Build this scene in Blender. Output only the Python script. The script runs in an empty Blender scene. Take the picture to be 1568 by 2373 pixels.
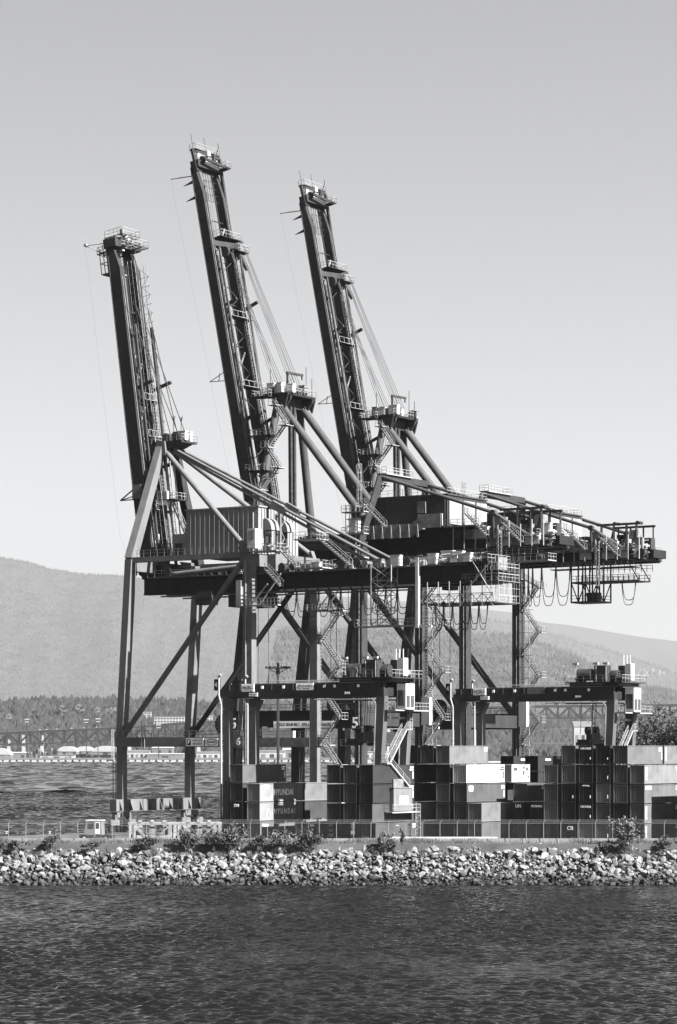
import bpy, math, random
import numpy as np
from mathutils import Vector, Matrix

scene = bpy.context.scene
# ---------------------------------------------------------------- camera
# level camera with a vertical shift (verticals stay vertical), long lens, eye 19.6 m above the water
FPX = 6050.0            # focal length in units of a 1568-wide picture
HORIZON = 1740.0
EYE = 19.6
QUAY = 5.8              # quay level above the water
ALPHA = math.radians(32.5)          # quay axis against the line of sight
CA, SA = math.cos(ALPHA), math.sin(ALPHA)
cam_data = bpy.data.cameras.new('camera')
cam = bpy.data.objects.new('camera', cam_data)
scene.collection.objects.link(cam)
cam.location = (0, 0, EYE)
cam.rotation_euler = (math.pi / 2, 0, 0)
cam_data.sensor_fit = 'HORIZONTAL'
cam_data.sensor_width = 36.0
cam_data.lens = 36.0 * FPX / 1568.0
cam_data.shift_y = (HORIZON - 2373 / 2) / 1568.0
cam_data.clip_start = 1.0
cam_data.clip_end = 90000.0
scene.camera = cam

# ---------------------------------------------------------------- light
SUN_EL = math.radians(38)
off = math.radians(2.0)
sx = math.cos(off) * CA - math.sin(off) * SA
sy = -math.cos(off) * SA - math.sin(off) * CA
sun_dir = Vector((sx * math.cos(SUN_EL), sy * math.cos(SUN_EL), math.sin(SUN_EL)))
sun_data = bpy.data.lights.new('sun', 'SUN')
sun_data.energy = 5.0
sun_data.angle = math.radians(0.5)
sun_data.color = (1.0, 0.998, 0.99)
sun = bpy.data.objects.new('sun', sun_data)
scene.collection.objects.link(sun)
sun.rotation_euler = (-sun_dir).to_track_quat('-Z', 'Y').to_euler()

world = bpy.data.worlds.new('World')
scene.world = world
world.use_nodes = True
nt = world.node_tree
nt.nodes.clear()
sky = nt.nodes.new('ShaderNodeTexSky')
sky.sky_type = 'NISHITA'
sky.sun_disc = False
sky.sun_elevation = SUN_EL
sky.sun_rotation = math.atan2(sun_dir.x, sun_dir.y)
sky.altitude = 0
sky.air_density = 0.35
sky.dust_density = 0.5
sky.ozone_density = 1.0
tobw = nt.nodes.new('ShaderNodeRGBToBW')        # the photograph is black and white
tint = nt.nodes.new('ShaderNodeMix')
tint.data_type = 'RGBA'
tint.blend_type = 'MULTIPLY'
tint.inputs[0].default_value = 1.0
tint.inputs[7].default_value = (0.955, 0.97, 1.0, 1)
bg = nt.nodes.new('ShaderNodeBackground')
bg.inputs['Strength'].default_value = 0.05
wo = nt.nodes.new('ShaderNodeOutputWorld')
nt.links.new(sky.outputs[0], tobw.inputs[0])
nt.links.new(tobw.outputs[0], tint.inputs[6])
nt.links.new(tint.outputs[2], bg.inputs['Color'])
nt.links.new(bg.outputs[0], wo.inputs['Surface'])

vs = scene.view_settings
vs.view_transform = 'Standard'
vs.look = 'None'
vs.exposure = 2.8
vs.gamma = 1.0
vs.use_curve_mapping = False
scene.cycles.max_bounces = 5
scene.cycles.diffuse_bounces = 2
scene.cycles.glossy_bounces = 2
scene.cycles.transparent_max_bounces = 6
scene.cycles.volume_bounces = 0
scene.cycles.use_denoising = True
scene.cycles.denoiser = 'OPENIMAGEDENOISE'
scene.cycles.denoising_input_passes = 'RGB_ALBEDO_NORMAL'
scene.cycles.denoising_prefilter = 'ACCURATE'
scene.cycles.use_adaptive_sampling = False
scene.cycles.caustics_reflective = False
scene.cycles.caustics_refractive = False
scene.render.filter_size = 0.7

RNG = random.Random(7)
NPR = np.random.default_rng(11)


# ---------------------------------------------------------------- helpers
def at(x, y, Y):
    """world point at depth Y seen at (x, y) of the 1568 x 2373 view"""
    return Vector(((x - 784.0) / FPX * Y, Y, EYE + (HORIZON - y) / FPX * Y))


def tag(o, label=None, cat=None, group=None, kind=None):
    if label:
        o['label'] = label
    if cat:
        o['category'] = cat
    if group:
        o['group'] = group
    if kind:
        o['kind'] = kind
    return o


def link(o, parent=None):
    scene.collection.objects.link(o)
    if parent is not None:
        o.parent = parent
    return o


def empty(name, loc=(0, 0, 0), rz=0.0):
    o = bpy.data.objects.new(name, None)
    o.empty_display_size = 0.5
    o.location = loc
    o.rotation_euler = (0, 0, rz)
    return link(o)


def copy_tree(o, parent=None):
    c = o.copy()
    scene.collection.objects.link(c)
    c.parent = parent
    for ch in list(o.children):
        copy_tree(ch, c)
    return c


class MB:
    """collects simple solids, build() links them as one mesh object"""

    def __init__(s):
        s.v = []
        s.f = []

    def add(s, verts, faces):
        n = len(s.v)
        s.v.extend([tuple(p) for p in verts])
        s.f.extend([tuple(i + n for i in f) for f in faces])
        return s

    def box(s, x0, x1, y0, y1, z0, z1):
        v = [(x0, y0, z0), (x1, y0, z0), (x1, y1, z0), (x0, y1, z0), (x0, y0, z1), (x1, y0, z1), (x1, y1, z1), (x0, y1, z1)]
        return s.add(v, [(3, 2, 1, 0), (4, 5, 6, 7), (0, 1, 5, 4), (1, 2, 6, 5), (2, 3, 7, 6), (3, 0, 4, 7)])

    def beam(s, p, q, w, h=None, w2=None, h2=None, up=(0, 0, 1)):
        """box section from p to q; w across, h along up; w2/h2 at q"""
        p, q = Vector(p), Vector(q)
        h = w if h is None else h
        w2 = w if w2 is None else w2
        h2 = h if h2 is None else h2
        d = (q - p)
        if d.length < 1e-6:
            return s
        d.normalize()
        u = Vector(up)
        if abs(d.dot(u)) > 0.985:
            u = Vector((0, 1, 0)) if abs(d.y) < 0.9 else Vector((1, 0, 0))
        a = d.cross(u).normalized()
        b = a.cross(d).normalized()
        v = []
        for c, ww, hh in ((p, w, h), (q, w2, h2)):
            for i, j in ((-1, -1), (1, -1), (1, 1), (-1, 1)):
                v.append(c + a * (i * ww / 2) + b * (j * hh / 2))
        return s.add(v, [(3, 2, 1, 0), (4, 5, 6, 7), (0, 1, 5, 4), (1, 2, 6, 5), (2, 3, 7, 6), (3, 0, 4, 7)])

    def tube(s, p, q, r, n=8, r2=None):
        p, q = Vector(p), Vector(q)
        r2 = r if r2 is None else r2
        d = (q - p)
        if d.length < 1e-6:
            return s
        d.normalize()
        u = Vector((0, 0, 1)) if abs(d.z) < 0.9 else Vector((1, 0, 0))
        a = d.cross(u).normalized()
        b = a.cross(d)
        v = []
        for c, rr in ((p, r), (q, r2)):
            for i in range(n):
                t = 2 * math.pi * i / n
                v.append(c + a * (rr * math.cos(t)) + b * (rr * math.sin(t)))
        f = [(i, (i + 1) % n, n + (i + 1) % n, n + i) for i in range(n)]
        f.append(tuple(range(n - 1, -1, -1)))
        f.append(tuple(range(n, 2 * n)))
        return s.add(v, f)

    def path(s, pts, r, n=5):
        for a, b in zip(pts[:-1], pts[1:]):
            s.tube(a, b, r, n)
        return s

    def prism(s, outline, origin, ax, ay, thick):
        """outline of (a, b) along ax, ay, given thickness along ax x ay (centred)"""
        o, ax, ay = Vector(origin), Vector(ax).normalized(), Vector(ay).normalized()
        nz = ax.cross(ay).normalized()
        n = len(outline)
        v = [o + ax * a + ay * b - nz * (thick / 2) for a, b in outline] + [o + ax * a + ay * b + nz * (thick / 2) for a, b in outline]
        f = [tuple(range(n - 1, -1, -1)), tuple(range(n, 2 * n))]
        f += [(i, (i + 1) % n, n + (i + 1) % n, n + i) for i in range(n)]
        return s.add(v, f)

    def rail(s, pts, h=1.1, step=1.6, t=0.06, mid=True):
        """hand rail along a line of floor points"""
        pts = [Vector(p) for p in pts]
        up = Vector((0, 0, 1))
        for a, b in zip(pts[:-1], pts[1:]):
            L = (b - a).length
            s.beam(a + up * h, b + up * h, t)
            if mid:
                s.beam(a + up * h * 0.52, b + up * h * 0.52, t * 0.8)
            k = max(1, int(round(L / step)))
            for i in range(k + 1):
                c = a.lerp(b, i / k)
                s.beam(c, c + up * h, t)
        return s

    def stair(s, p, q, w=0.9, t=0.06, across=(0, 1, 0)):
        """a flight from p to q: two strings, treads, two hand rails"""
        p, q = Vector(p), Vector(q)
        ac = Vector(across).normalized()
        up = Vector((0, 0, 1))
        for e in (-w / 2, w / 2):
            s.beam(p + ac * e, q + ac * e, 0.1, 0.24)
            s.beam(p + ac * e + up * 1.0, q + ac * e + up * 1.0, t)
            s.beam(p + ac * e + up * 0.55, q + ac * e + up * 0.55, t * 0.7)
            for k in (0, .33, .66, 1):
                c = p.lerp(q, k) + ac * e
                s.beam(c, c + up, t)
        n = max(2, int(abs(q.z - p.z) / 0.34))
        for i in range(n):
            c = p.lerp(q, (i + .5) / n)
            s.beam(c - ac * w / 2, c + ac * w / 2, 0.22, 0.05)
        return s

    def ladder(s, p, q, w=0.5, t=0.06, across=(0, 1, 0), cage=None):
        p, q = Vector(p), Vector(q)
        ac = Vector(across).normalized() * (w / 2)
        s.beam(p - ac, q - ac, t)
        s.beam(p + ac, q + ac, t)
        n = max(2, int((q - p).length / 0.6))
        for i in range(n):
            c = p.lerp(q, (i + .5) / n)
            s.beam(c - ac, c + ac, t * .7)
        if cage is not None:
            cg = Vector(cage)
            for e in (-1, 0, 1):
                o = cg * (1 if e == 0 else .75) + ac * e * 1.2
                s.beam(p + o, q + o, t * .7)
            m = max(1, int((q - p).length / 1.5))
            for i in range(m + 1):
                c = p.lerp(q, i / m)
                s.beam(c - ac, c + cg * .75 - ac * 1.2, t * .7)
                s.beam(c + ac, c + cg * .75 + ac * 1.2, t * .7)
                s.beam(c + cg * .75 - ac * 1.2, c + cg, t * .7)
                s.beam(c + cg * .75 + ac * 1.2, c + cg, t * .7)
        return s

    def mesh(s, name, mat=None, smooth=False):
        me = bpy.data.meshes.new(name)
        me.from_pydata(s.v, [], s.f)
        if mat is not None:
            me.materials.append(mat)
        if smooth:
            me.polygons.foreach_set('use_smooth', [True] * len(me.polygons))
        me.update()
        return me

    def build(s, name, mat=None, parent=None, smooth=False):
        return link(bpy.data.objects.new(name, s.mesh(name, mat, smooth)), parent)


def smooth_tube(o, angle=40):
    """smooth shading that keeps the sharp ends"""
    me = o.data
    me.polygons.foreach_set('use_smooth', [True] * len(me.polygons))
    try:
        me.set_sharp_from_angle(angle=math.radians(angle))
    except Exception:
        pass
    return o


# ---------------------------------------------------------------- materials
MATS = {}


def mat(name, grey, rough=0.6, amt=0.25, scale=1.0, stretch=1.0, bump=0.0, bscale=None, metal=0.0, spec=0.1, rnd=0.0, dirt=0.0):
    """grey paint or stone with uneven tone: noise (stretch > 1 gives vertical streaks), optional relief, dirt patches and a per-object tone"""
    if name in MATS:
        return MATS[name]
    m = bpy.data.materials.new(name)
    MATS[name] = m
    m.use_nodes = True
    n, l = m.node_tree.nodes, m.node_tree.links
    bs = n['Principled BSDF']
    bs.inputs['Roughness'].default_value = rough
    bs.inputs['Metallic'].default_value = metal
    bs.inputs['Specular IOR Level'].default_value = spec
    tc = n.new('ShaderNodeTexCoord')
    mp = n.new('ShaderNodeMapping')
    mp.inputs['Scale'].default_value = (scale, scale, scale / stretch)
    l.new(tc.outputs['Object'], mp.inputs['Vector'])
    no = n.new('ShaderNodeTexNoise')
    no.inputs['Scale'].default_value = 1.0
    no.inputs['Detail'].default_value = 4.0
    no.inputs['Roughness'].default_value = 0.62
    l.new(mp.outputs[0], no.inputs['Vector'])
    mr = n.new('ShaderNodeMapRange')
    mr.inputs['From Min'].default_value = 0.28
    mr.inputs['From Max'].default_value = 0.72
    mr.inputs['To Min'].default_value = grey * (1 - amt)
    mr.inputs['To Max'].default_value = grey * (1 + amt)
    l.new(no.outputs['Fac'], mr.inputs['Value'])
    last = mr.outputs[0]
    if dirt:
        n2 = n.new('ShaderNodeTexNoise')
        n2.inputs['Scale'].default_value = 0.35
        n2.inputs['Detail'].default_value = 5.0
        n2.inputs['Roughness'].default_value = 0.7
        l.new(tc.outputs['Object'], n2.inputs['Vector'])
        r2 = n.new('ShaderNodeMapRange')
        r2.inputs['From Min'].default_value = 0.5
        r2.inputs['From Max'].default_value = 0.7
        r2.inputs['To Min'].default_value = 1.0
        r2.inputs['To Max'].default_value = 1.0 - dirt
        l.new(n2.outputs['Fac'], r2.inputs['Value'])
        mu = n.new('ShaderNodeMath')
        mu.operation = 'MULTIPLY'
        l.new(last, mu.inputs[0])
        l.new(r2.outputs[0], mu.inputs[1])
        last = mu.outputs[0]
    if rnd:
        oi = n.new('ShaderNodeObjectInfo')
        r3 = n.new('ShaderNodeMapRange')
        r3.inputs['To Min'].default_value = 1 - rnd
        r3.inputs['To Max'].default_value = 1 + rnd
        l.new(oi.outputs['Random'], r3.inputs['Value'])
        mu = n.new('ShaderNodeMath')
        mu.operation = 'MULTIPLY'
        l.new(last, mu.inputs[0])
        l.new(r3.outputs[0], mu.inputs[1])
        last = mu.outputs[0]
    l.new(last, bs.inputs['Base Color'])
    if bump:
        nb = n.new('ShaderNodeTexNoise')
        nb.inputs['Scale'].default_value = bscale or scale * 4
        nb.inputs['Detail'].default_value = 5.0
        l.new(tc.outputs['Object'], nb.inputs['Vector'])
        bu = n.new('ShaderNodeBump')
        bu.inputs['Strength'].default_value = bump
        l.new(nb.outputs['Fac'], bu.inputs['Height'])
        l.new(bu.outputs[0], bs.inputs['Normal'])
    return m
# ================================================================ the setting
def structure(o):
    o['kind'] = 'structure'
    return o


# ---- water: fine real waves in front of the bank, plain sheet with relief beyond
m_water = bpy.data.materials.new('water')
m_water.use_nodes = True
n, l = m_water.node_tree.nodes, m_water.node_tree.links
bs = n['Principled BSDF']
bs.inputs['Base Color'].default_value = (0.003, 0.003, 0.003, 1)
bs.inputs['Roughness'].default_value = 0.06
bs.inputs['IOR'].default_value = 1.33
bs.inputs['Specular IOR Level'].default_value = 0.42
tc = n.new('ShaderNodeTexCoord')
prev = None
for sc, stx, strength, dist in ((1.6, 0.6, 0.5, 0.12), (5.0, 0.7, 0.6, 0.04)):
    mp = n.new('ShaderNodeMapping')
    mp.inputs['Scale'].default_value = (stx, 1.0, 1.0)
    l.new(tc.outputs['Object'], mp.inputs['Vector'])
    no = n.new('ShaderNodeTexNoise')
    no.inputs['Scale'].default_value = sc
    no.inputs['Detail'].default_value = 4.0
    l.new(mp.outputs[0], no.inputs['Vector'])
    bu = n.new('ShaderNodeBump')
    bu.inputs['Strength'].default_value = strength
    bu.inputs['Distance'].default_value = dist
    l.new(no.outputs['Fac'], bu.inputs['Height'])
    if prev is not None:
        l.new(prev.outputs[0], bu.inputs['Normal'])
    prev = bu
l.new(prev.outputs[0], bs.inputs['Normal'])


def wave_patch(x0, x1, dx, y0, y1, dy, wl0, wl1, n_, amp0, seed, spread=.5):
    xs = np.linspace(x0, x1, int(round((x1 - x0) / dx)) + 1)
    ys = np.linspace(y0, y1, int(round((y1 - y0) / dy)) + 1)
    gx, gy = np.meshgrid(xs, ys)
    gx, gy = gx.astype(np.float32), gy.astype(np.float32)
    z = np.zeros_like(gx)
    r = np.random.default_rng(seed)
    for i in range(n_):
        wl = wl0 * (wl1 / wl0) ** r.random()
        th = math.radians(90) + r.normal(0, spread)
        k = 2 * math.pi / wl
        a = k * (gx * math.cos(th) + gy * math.sin(th)) + r.random() * 6.283
        sn = np.sin(a)
        z += amp0 * wl ** .9 * (sn + 0.35 * sn * np.abs(sn))
    # slow gusts: rougher and calmer patches
    z *= 0.85 + 0.3 * np.sin(gx * 0.05 + 1.3 * np.sin(gy * 0.03)) * np.sin(gy * 0.045 + 0.7) + .2 * np.sin(gx * .17 + gy * .05) * np.sin(gy * .13 - gx * .04)
    if y0 < 300:          # the water lies calmer in the lee of the bank
        t = np.clip((384 - gy) / 150, 0, 1)
        z *= .38 + .42 * t * t * (3 - 2 * t)
    ny, nx = gx.shape
    idx = np.arange(ny * nx).reshape(ny, nx)
    q = np.stack([idx[:-1, :-1], idx[:-1, 1:], idx[1:, 1:], idx[1:, :-1]], -1).reshape(-1, 4)
    return np.stack([gx, gy, z], -1).reshape(-1, 3), q


def make_water():
    VV, QQ, b = [], [], 0
    for args in ((-58, 58, .2, 163, 384, .22, .6, 2.4, 64, .0175, 5, .42), (-190, 40, .8, 384, 1200, .9, 1.9, 7, 50, .014, 6, .45), (-640, 40, 3.6, 1200, 4500, 5, 8, 26, 40, .011, 7, .45)):
        v2, f2 = wave_patch(*args)
        VV.append(v2)
        QQ.append(f2 + b)
        b += len(v2)
    F_ = [(-15000, 1200), (-640, 1200), (-640, 4700), (-15000, 4700), (-15000, 384), (-190, 384), (-190, 1200), (40, 384), (15000, 384), (40, 1200),
          (-15000, -590), (-58, -590), (-58, 384), (58, -590), (15000, -590), (58, 384), (-58, 163), (58, 163), (40, 1200), (15000, 1200), (15000, 4700), (40, 4700), (-640, 4500), (40, 4500)]
    VV.append(np.array([(x, y, 0) for x, y in F_], float))
    QQ.append(b + np.array(((0, 1, 2, 3), (18, 19, 20, 21), (22, 23, 21, 2), (4, 5, 6, 0), (7, 8, 19, 9), (10, 11, 12, 4), (13, 14, 8, 15), (11, 13, 17, 16))))
    V_, Q_ = np.concatenate(VV).astype(np.float32), np.concatenate(QQ).astype(np.int32)
    me = bpy.data.meshes.new('water')
    me.vertices.add(len(V_))
    me.vertices.foreach_set('co', V_.ravel())
    me.loops.add(Q_.size)
    me.loops.foreach_set('vertex_index', Q_.ravel())
    me.polygons.add(len(Q_))
    me.polygons.foreach_set('loop_start', np.arange(0, Q_.size, 4, dtype=np.int32))
    me.polygons.foreach_set('loop_total', np.full(len(Q_), 4, dtype=np.int32))
    me.polygons.foreach_set('use_smooth', np.ones(len(Q_), dtype=bool))
    me.materials.append(m_water)
    me.update(calc_edges=True)
    return structure(link(bpy.data.objects.new('water', me)))


make_water()

# ---- hills and mountains: ridges with their own distance, height and slope
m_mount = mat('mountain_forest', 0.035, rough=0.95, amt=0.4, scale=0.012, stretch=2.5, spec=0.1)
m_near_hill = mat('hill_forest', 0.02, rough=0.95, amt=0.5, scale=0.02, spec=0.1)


def ridge(name, crest, Y, depth, base_y, material, rough, seed, step=14.0):
    """crest: (x, y) picture points of the skyline at distance Y; slope comes towards the camera by depth"""
    r = np.random.default_rng(seed)
    cx = np.array([c[0] for c in crest], float)
    cy = np.array([c[1] for c in crest], float)
    xs = np.arange(cx[0], cx[-1] + 1, step)
    X = (xs - 784) / FPX * Y
    top = EYE + (HORIZON - np.interp(xs, cx, cy)) / FPX * Y
    rows = 40
    V = []
    ph = r.random((8, 2)) * 6.28
    for j in range(rows + 1):
        t = j / rows                      # 0 at the foot, 1 on the crest
        Yj = Y - depth * (1 - t)
        prof = t ** 0.9
        z = EYE * 0 + top * prof
        wob = np.zeros_like(X)
        for k in range(8):
            f = 2 * math.pi / (900.0 / (k + 1)) * (Y / 9000) ** -0.5
            wob += np.sin(X * f + ph[k, 0] + 2.0 * t * (k % 3)) / (k + 1) * math.sin(1 + t * 3 * (1 + k % 4) + ph[k, 1])
        z = z + wob * rough * t * (1 - t) * 2.2
        V.append(np.stack([X, np.full_like(X, Yj), np.maximum(z, -1)], -1))
    # back slope
    V.append(np.stack([X, np.full_like(X, Y + depth * .4), top * 0.5], -1))
    V = np.stack(V)
    ny, nx = V.shape[:2]
    idx = np.arange(ny * nx).reshape(ny, nx)
    q = np.stack([idx[:-1, :-1], idx[:-1, 1:], idx[1:, 1:], idx[1:, :-1]], -1).reshape(-1, 4)
    me = bpy.data.meshes.new(name)
    me.from_pydata(V.reshape(-1, 3).tolist(), [], q.tolist())
    me.materials.append(material)
    me.polygons.foreach_set('use_smooth', [True] * len(me.polygons))
    o = structure(link(bpy.data.objects.new(name, me)))
    return o, V


def forest(name, V, count, hmin, hmax, material, seed, tmin=0.0, crest=0, sides=5, fat=1.0):
    """conifers on a ridge grid V, one mass of small crowns"""
    r = np.random.default_rng(seed)
    ny, nx = V.shape[:2]
    fy = tmin * (ny - 2) + (ny - 2 - tmin * (ny - 2)) * r.random(count)
    fx = r.random(count) * (nx - 1.001)
    if crest:
        fy = np.concatenate([fy, np.full(crest, ny - 2.02)])
        fx = np.concatenate([fx, r.random(crest) * (nx - 1.001)])
        count += crest
    j = np.minimum(fy.astype(int), ny - 2)
    i = fx.astype(int)
    a, b = (fy - j)[:, None], (fx - i)[:, None]
    P = V[j, i] * (1 - a) * (1 - b) + V[j, i + 1] * (1 - a) * b + V[j + 1, i] * a * (1 - b) + V[j + 1, i + 1] * a * b
    h = hmin + (hmax - hmin) * r.random(count) ** 1.6
    w = h * (0.16 + 0.12 * r.random(count)) * (1 + (fat - 1) * r.random(count))
    th = np.arange(sides) * 2 * math.pi / sides
    ring = np.stack([np.cos(th), np.sin(th)], -1)
    jit = 0.75 + 0.5 * r.random((count, sides, 1))
    low = np.concatenate([P[:, None, :2] + ring[None] * w[:, None, None] * jit, np.repeat((P[:, 2] + h * .02)[:, None, None], sides, 1)], -1)
    tip = np.concatenate([P[:, :2] + r.normal(0, .04, (count, 2)) * h[:, None], (P[:, 2] + h)[:, None]], -1)
    verts = np.concatenate([low, tip[:, None]], 1).reshape(-1, 3)
    base = (np.arange(count) * (sides + 1))[:, None, None]
    k = np.arange(sides)
    tri = np.stack([k, (k + 1) % sides, np.full(sides, sides)], -1)[None] + base
    tri = tri.reshape(-1, 3)
    me = bpy.data.meshes.new(name)
    me.vertices.add(len(verts))
    me.vertices.foreach_set('co', verts.astype(np.float32).ravel())
    me.loops.add(tri.size)
    me.loops.foreach_set('vertex_index', tri.astype(np.int32).ravel())
    me.polygons.add(len(tri))
    me.polygons.foreach_set('loop_start', np.arange(0, tri.size, 3, dtype=np.int32))
    me.polygons.foreach_set('loop_total', np.full(len(tri), 3, dtype=np.int32))
    me.materials.append(material)
    me.update(calc_edges=True)
    me.validate()
    return link(bpy.data.objects.new(name, me))


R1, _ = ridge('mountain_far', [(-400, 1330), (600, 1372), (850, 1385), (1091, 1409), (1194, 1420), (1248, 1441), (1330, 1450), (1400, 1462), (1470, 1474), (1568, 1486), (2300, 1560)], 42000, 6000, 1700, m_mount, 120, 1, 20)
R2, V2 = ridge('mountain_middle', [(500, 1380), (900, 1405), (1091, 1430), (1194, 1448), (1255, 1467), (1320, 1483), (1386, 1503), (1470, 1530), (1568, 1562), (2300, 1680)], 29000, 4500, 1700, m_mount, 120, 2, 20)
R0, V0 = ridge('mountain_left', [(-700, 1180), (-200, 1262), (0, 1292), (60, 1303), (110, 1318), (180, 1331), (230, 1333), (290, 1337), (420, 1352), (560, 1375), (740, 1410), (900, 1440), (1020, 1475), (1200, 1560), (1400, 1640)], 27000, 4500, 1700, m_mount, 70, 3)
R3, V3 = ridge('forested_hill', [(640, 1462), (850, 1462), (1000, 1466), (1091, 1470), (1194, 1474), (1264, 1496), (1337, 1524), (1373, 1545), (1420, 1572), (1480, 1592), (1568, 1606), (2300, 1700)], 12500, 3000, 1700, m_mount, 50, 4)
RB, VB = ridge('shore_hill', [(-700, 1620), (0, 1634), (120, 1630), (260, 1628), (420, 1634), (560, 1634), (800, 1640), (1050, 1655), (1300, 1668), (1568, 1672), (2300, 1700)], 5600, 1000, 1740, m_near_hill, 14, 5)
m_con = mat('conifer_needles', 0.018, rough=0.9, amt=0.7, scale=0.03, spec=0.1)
m_conl = mat('pale_conifers', 0.035, rough=0.9, amt=0.6, scale=0.004, stretch=.35, spec=0.05)  # paler needle tone for the mountain and hill trees
for (nm, V, cnt, h0, h1, sd, cr, lab) in (
        ('mountain_forest_trees', V0, 60000, 10, 30, 21, 2600, 'hazy conifer forest covering the big mountain at the back'),
        ('middle_mountain_trees', V2, 9000, 20, 60, 22, 1500, 'faint line of trees on the pale middle ridge'),
        ('hill_forest_trees', V3, 30000, 9, 28, 23, 1200, 'grey conifer forest on the hill behind the cranes at the right'),
        ('shore_hill_trees', VB, 18000, 8, 21, 24, 900, 'dark conifer belt along the far shore behind the bridge')):
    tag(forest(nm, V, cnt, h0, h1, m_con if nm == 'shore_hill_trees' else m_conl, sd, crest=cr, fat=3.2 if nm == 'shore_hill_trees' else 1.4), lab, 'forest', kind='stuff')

# ---- far shore flat
m_flat = mat('far_ground', 0.22, rough=0.9, amt=0.3, scale=0.02)
MB().box(-23000, 23000, 4380, 45500, -3, 1.6).build('far_shore', m_flat)
structure(bpy.data.objects['far_shore'])

# ---- the port: quay slab and bank
m_asphalt = mat('asphalt', 0.05, rough=0.9, amt=0.35, scale=0.25, bump=0.15, bscale=3)
m_conc = mat('concrete', 0.11, rough=0.9, amt=0.3, scale=0.6, bump=0.2, bscale=5, dirt=0.3)
EDGE0 = (-41.0, 443.0)              # a point on the quay edge, which runs along (SA, CA)


def edge_x(Y):
    return EDGE0[0] + (Y - EDGE0[1]) * SA / CA


quay = MB()
poly = [(-700, 387.5), (700, 387.5), (700, 1250), (edge_x(1250), 1250), (edge_x(418), 418), (-700, 418)]
npol = len(poly)
quay.add([(x, y, QUAY) for x, y in poly] + [(x, y, -2) for x, y in poly], [tuple(range(npol))] + [(i, npol + i, npol + (i + 1) % npol, (i + 1) % npol) for i in range(npol)])
structure(quay.build('quay_ground', m_asphalt))

# ---- the air: one even box of pale haze round everything
haze = MB().box(-24000, 24000, -600, 46000, -4.5, 2650).build('haze')
haze['kind'] = 'stuff'
haze['label'] = 'pale even haze over the inlet and mountains'
mh = bpy.data.materials.new('haze_air')
mh.use_nodes = True
n, l = mh.node_tree.nodes, mh.node_tree.links
n.clear()
pv = n.new('ShaderNodeVolumePrincipled')
pv.inputs['Color'].default_value = (0.46, 0.46, 0.46, 1)
pv.inputs['Density'].default_value = 3.2e-5
pv.inputs['Anisotropy'].default_value = 0.35
mo = n.new('ShaderNodeOutputMaterial')
l.new(pv.outputs[0], mo.inputs['Volume'])
haze.data.materials.append(mh)
# ================================================================ ship-to-shore cranes
# local axes of a crane: x landwards along the girder, y along the quay (0 = near frame), z up from the quay
m_rail = mat('rail_paint', 0.16, rough=0.6, amt=0.15, scale=2)
m_rope = mat('steel_rope', 0.03, rough=0.6, amt=0.2, scale=3)
m_mach = mat('dark_machinery', 0.02, rough=0.55, amt=0.5, scale=1.5)
m_grey = mat('machine_grey', 0.09, rough=0.6, amt=0.4, scale=1.2, dirt=0.4)
m_white = mat('white_enamel', 0.3, rough=0.5, amt=0.12, scale=0.8, dirt=0.15)
m_glass = mat('dark_glass', 0.02, rough=0.08, amt=0.1, scale=1, spec=0.8)
m_c1 = mat('pale_crane_paint', 0.074, rough=0.55, amt=0.16, scale=0.5, stretch=6, dirt=0.25)
m_pipe = mat('lit_pipe_paint', 0.037, rough=0.5, amt=0.2, scale=0.5, stretch=6, dirt=0.25)  # crane paint lightened so the pipes look sunlit
m_c2 = mat('shaded_crane_paint', 0.02, rough=0.5, amt=0.22, scale=0.5, stretch=6, dirt=0.3)  # dark paint deepened for shaded faces; pipes get a lighter copy
m_black = mat('shaded_girder_paint', 0.009, rough=0.55, amt=0.3, scale=0.4, stretch=4)  # crane paint darkened so the girders look fully shaded
m_clad1 = mat('pale_cladding', 0.12, rough=0.6, amt=0.15, scale=0.6, stretch=8, dirt=0.2)
m_clad2 = mat('dark_cladding', 0.028, rough=0.6, amt=0.2, scale=0.6, stretch=8, dirt=0.25)
m_sign = mat('sign_white', 0.8, rough=0.6, amt=0.08, scale=2)
m_ink = mat('sign_ink', 0.012, rough=0.7, amt=0.1, scale=2)


def text(body, size, loc, parent, material, face='near', name='lettering', sx=1.0, align='CENTER', thick=0.012):
    cu = bpy.data.curves.new(name, 'FONT')
    cu.body = body
    cu.size = size
    cu.align_x = align
    cu.align_y = 'CENTER'
    cu.extrude = thick
    cu.resolution_u = 3
    cu.offset = size * 0.018
    cu.materials.append(material)
    tmp = bpy.data.objects.new(name, cu)
    me = bpy.data.meshes.new_from_object(tmp)
    bpy.data.objects.remove(tmp)
    bpy.data.curves.remove(cu)
    if not me.materials:
        me.materials.append(material)
    o = bpy.data.objects.new(name, me)
    o.location = loc
    o.rotation_euler = (math.pi / 2, 0, 0) if face == 'near' else (math.pi / 2, 0, math.pi / 2)
    o.scale = (sx, 1, 1)
    return link(o, parent)


def part(mb, name, m, root, smooth=False):
    o = mb.build(name, m, root)
    if smooth:
        smooth_tube(o)
    return o


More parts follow.
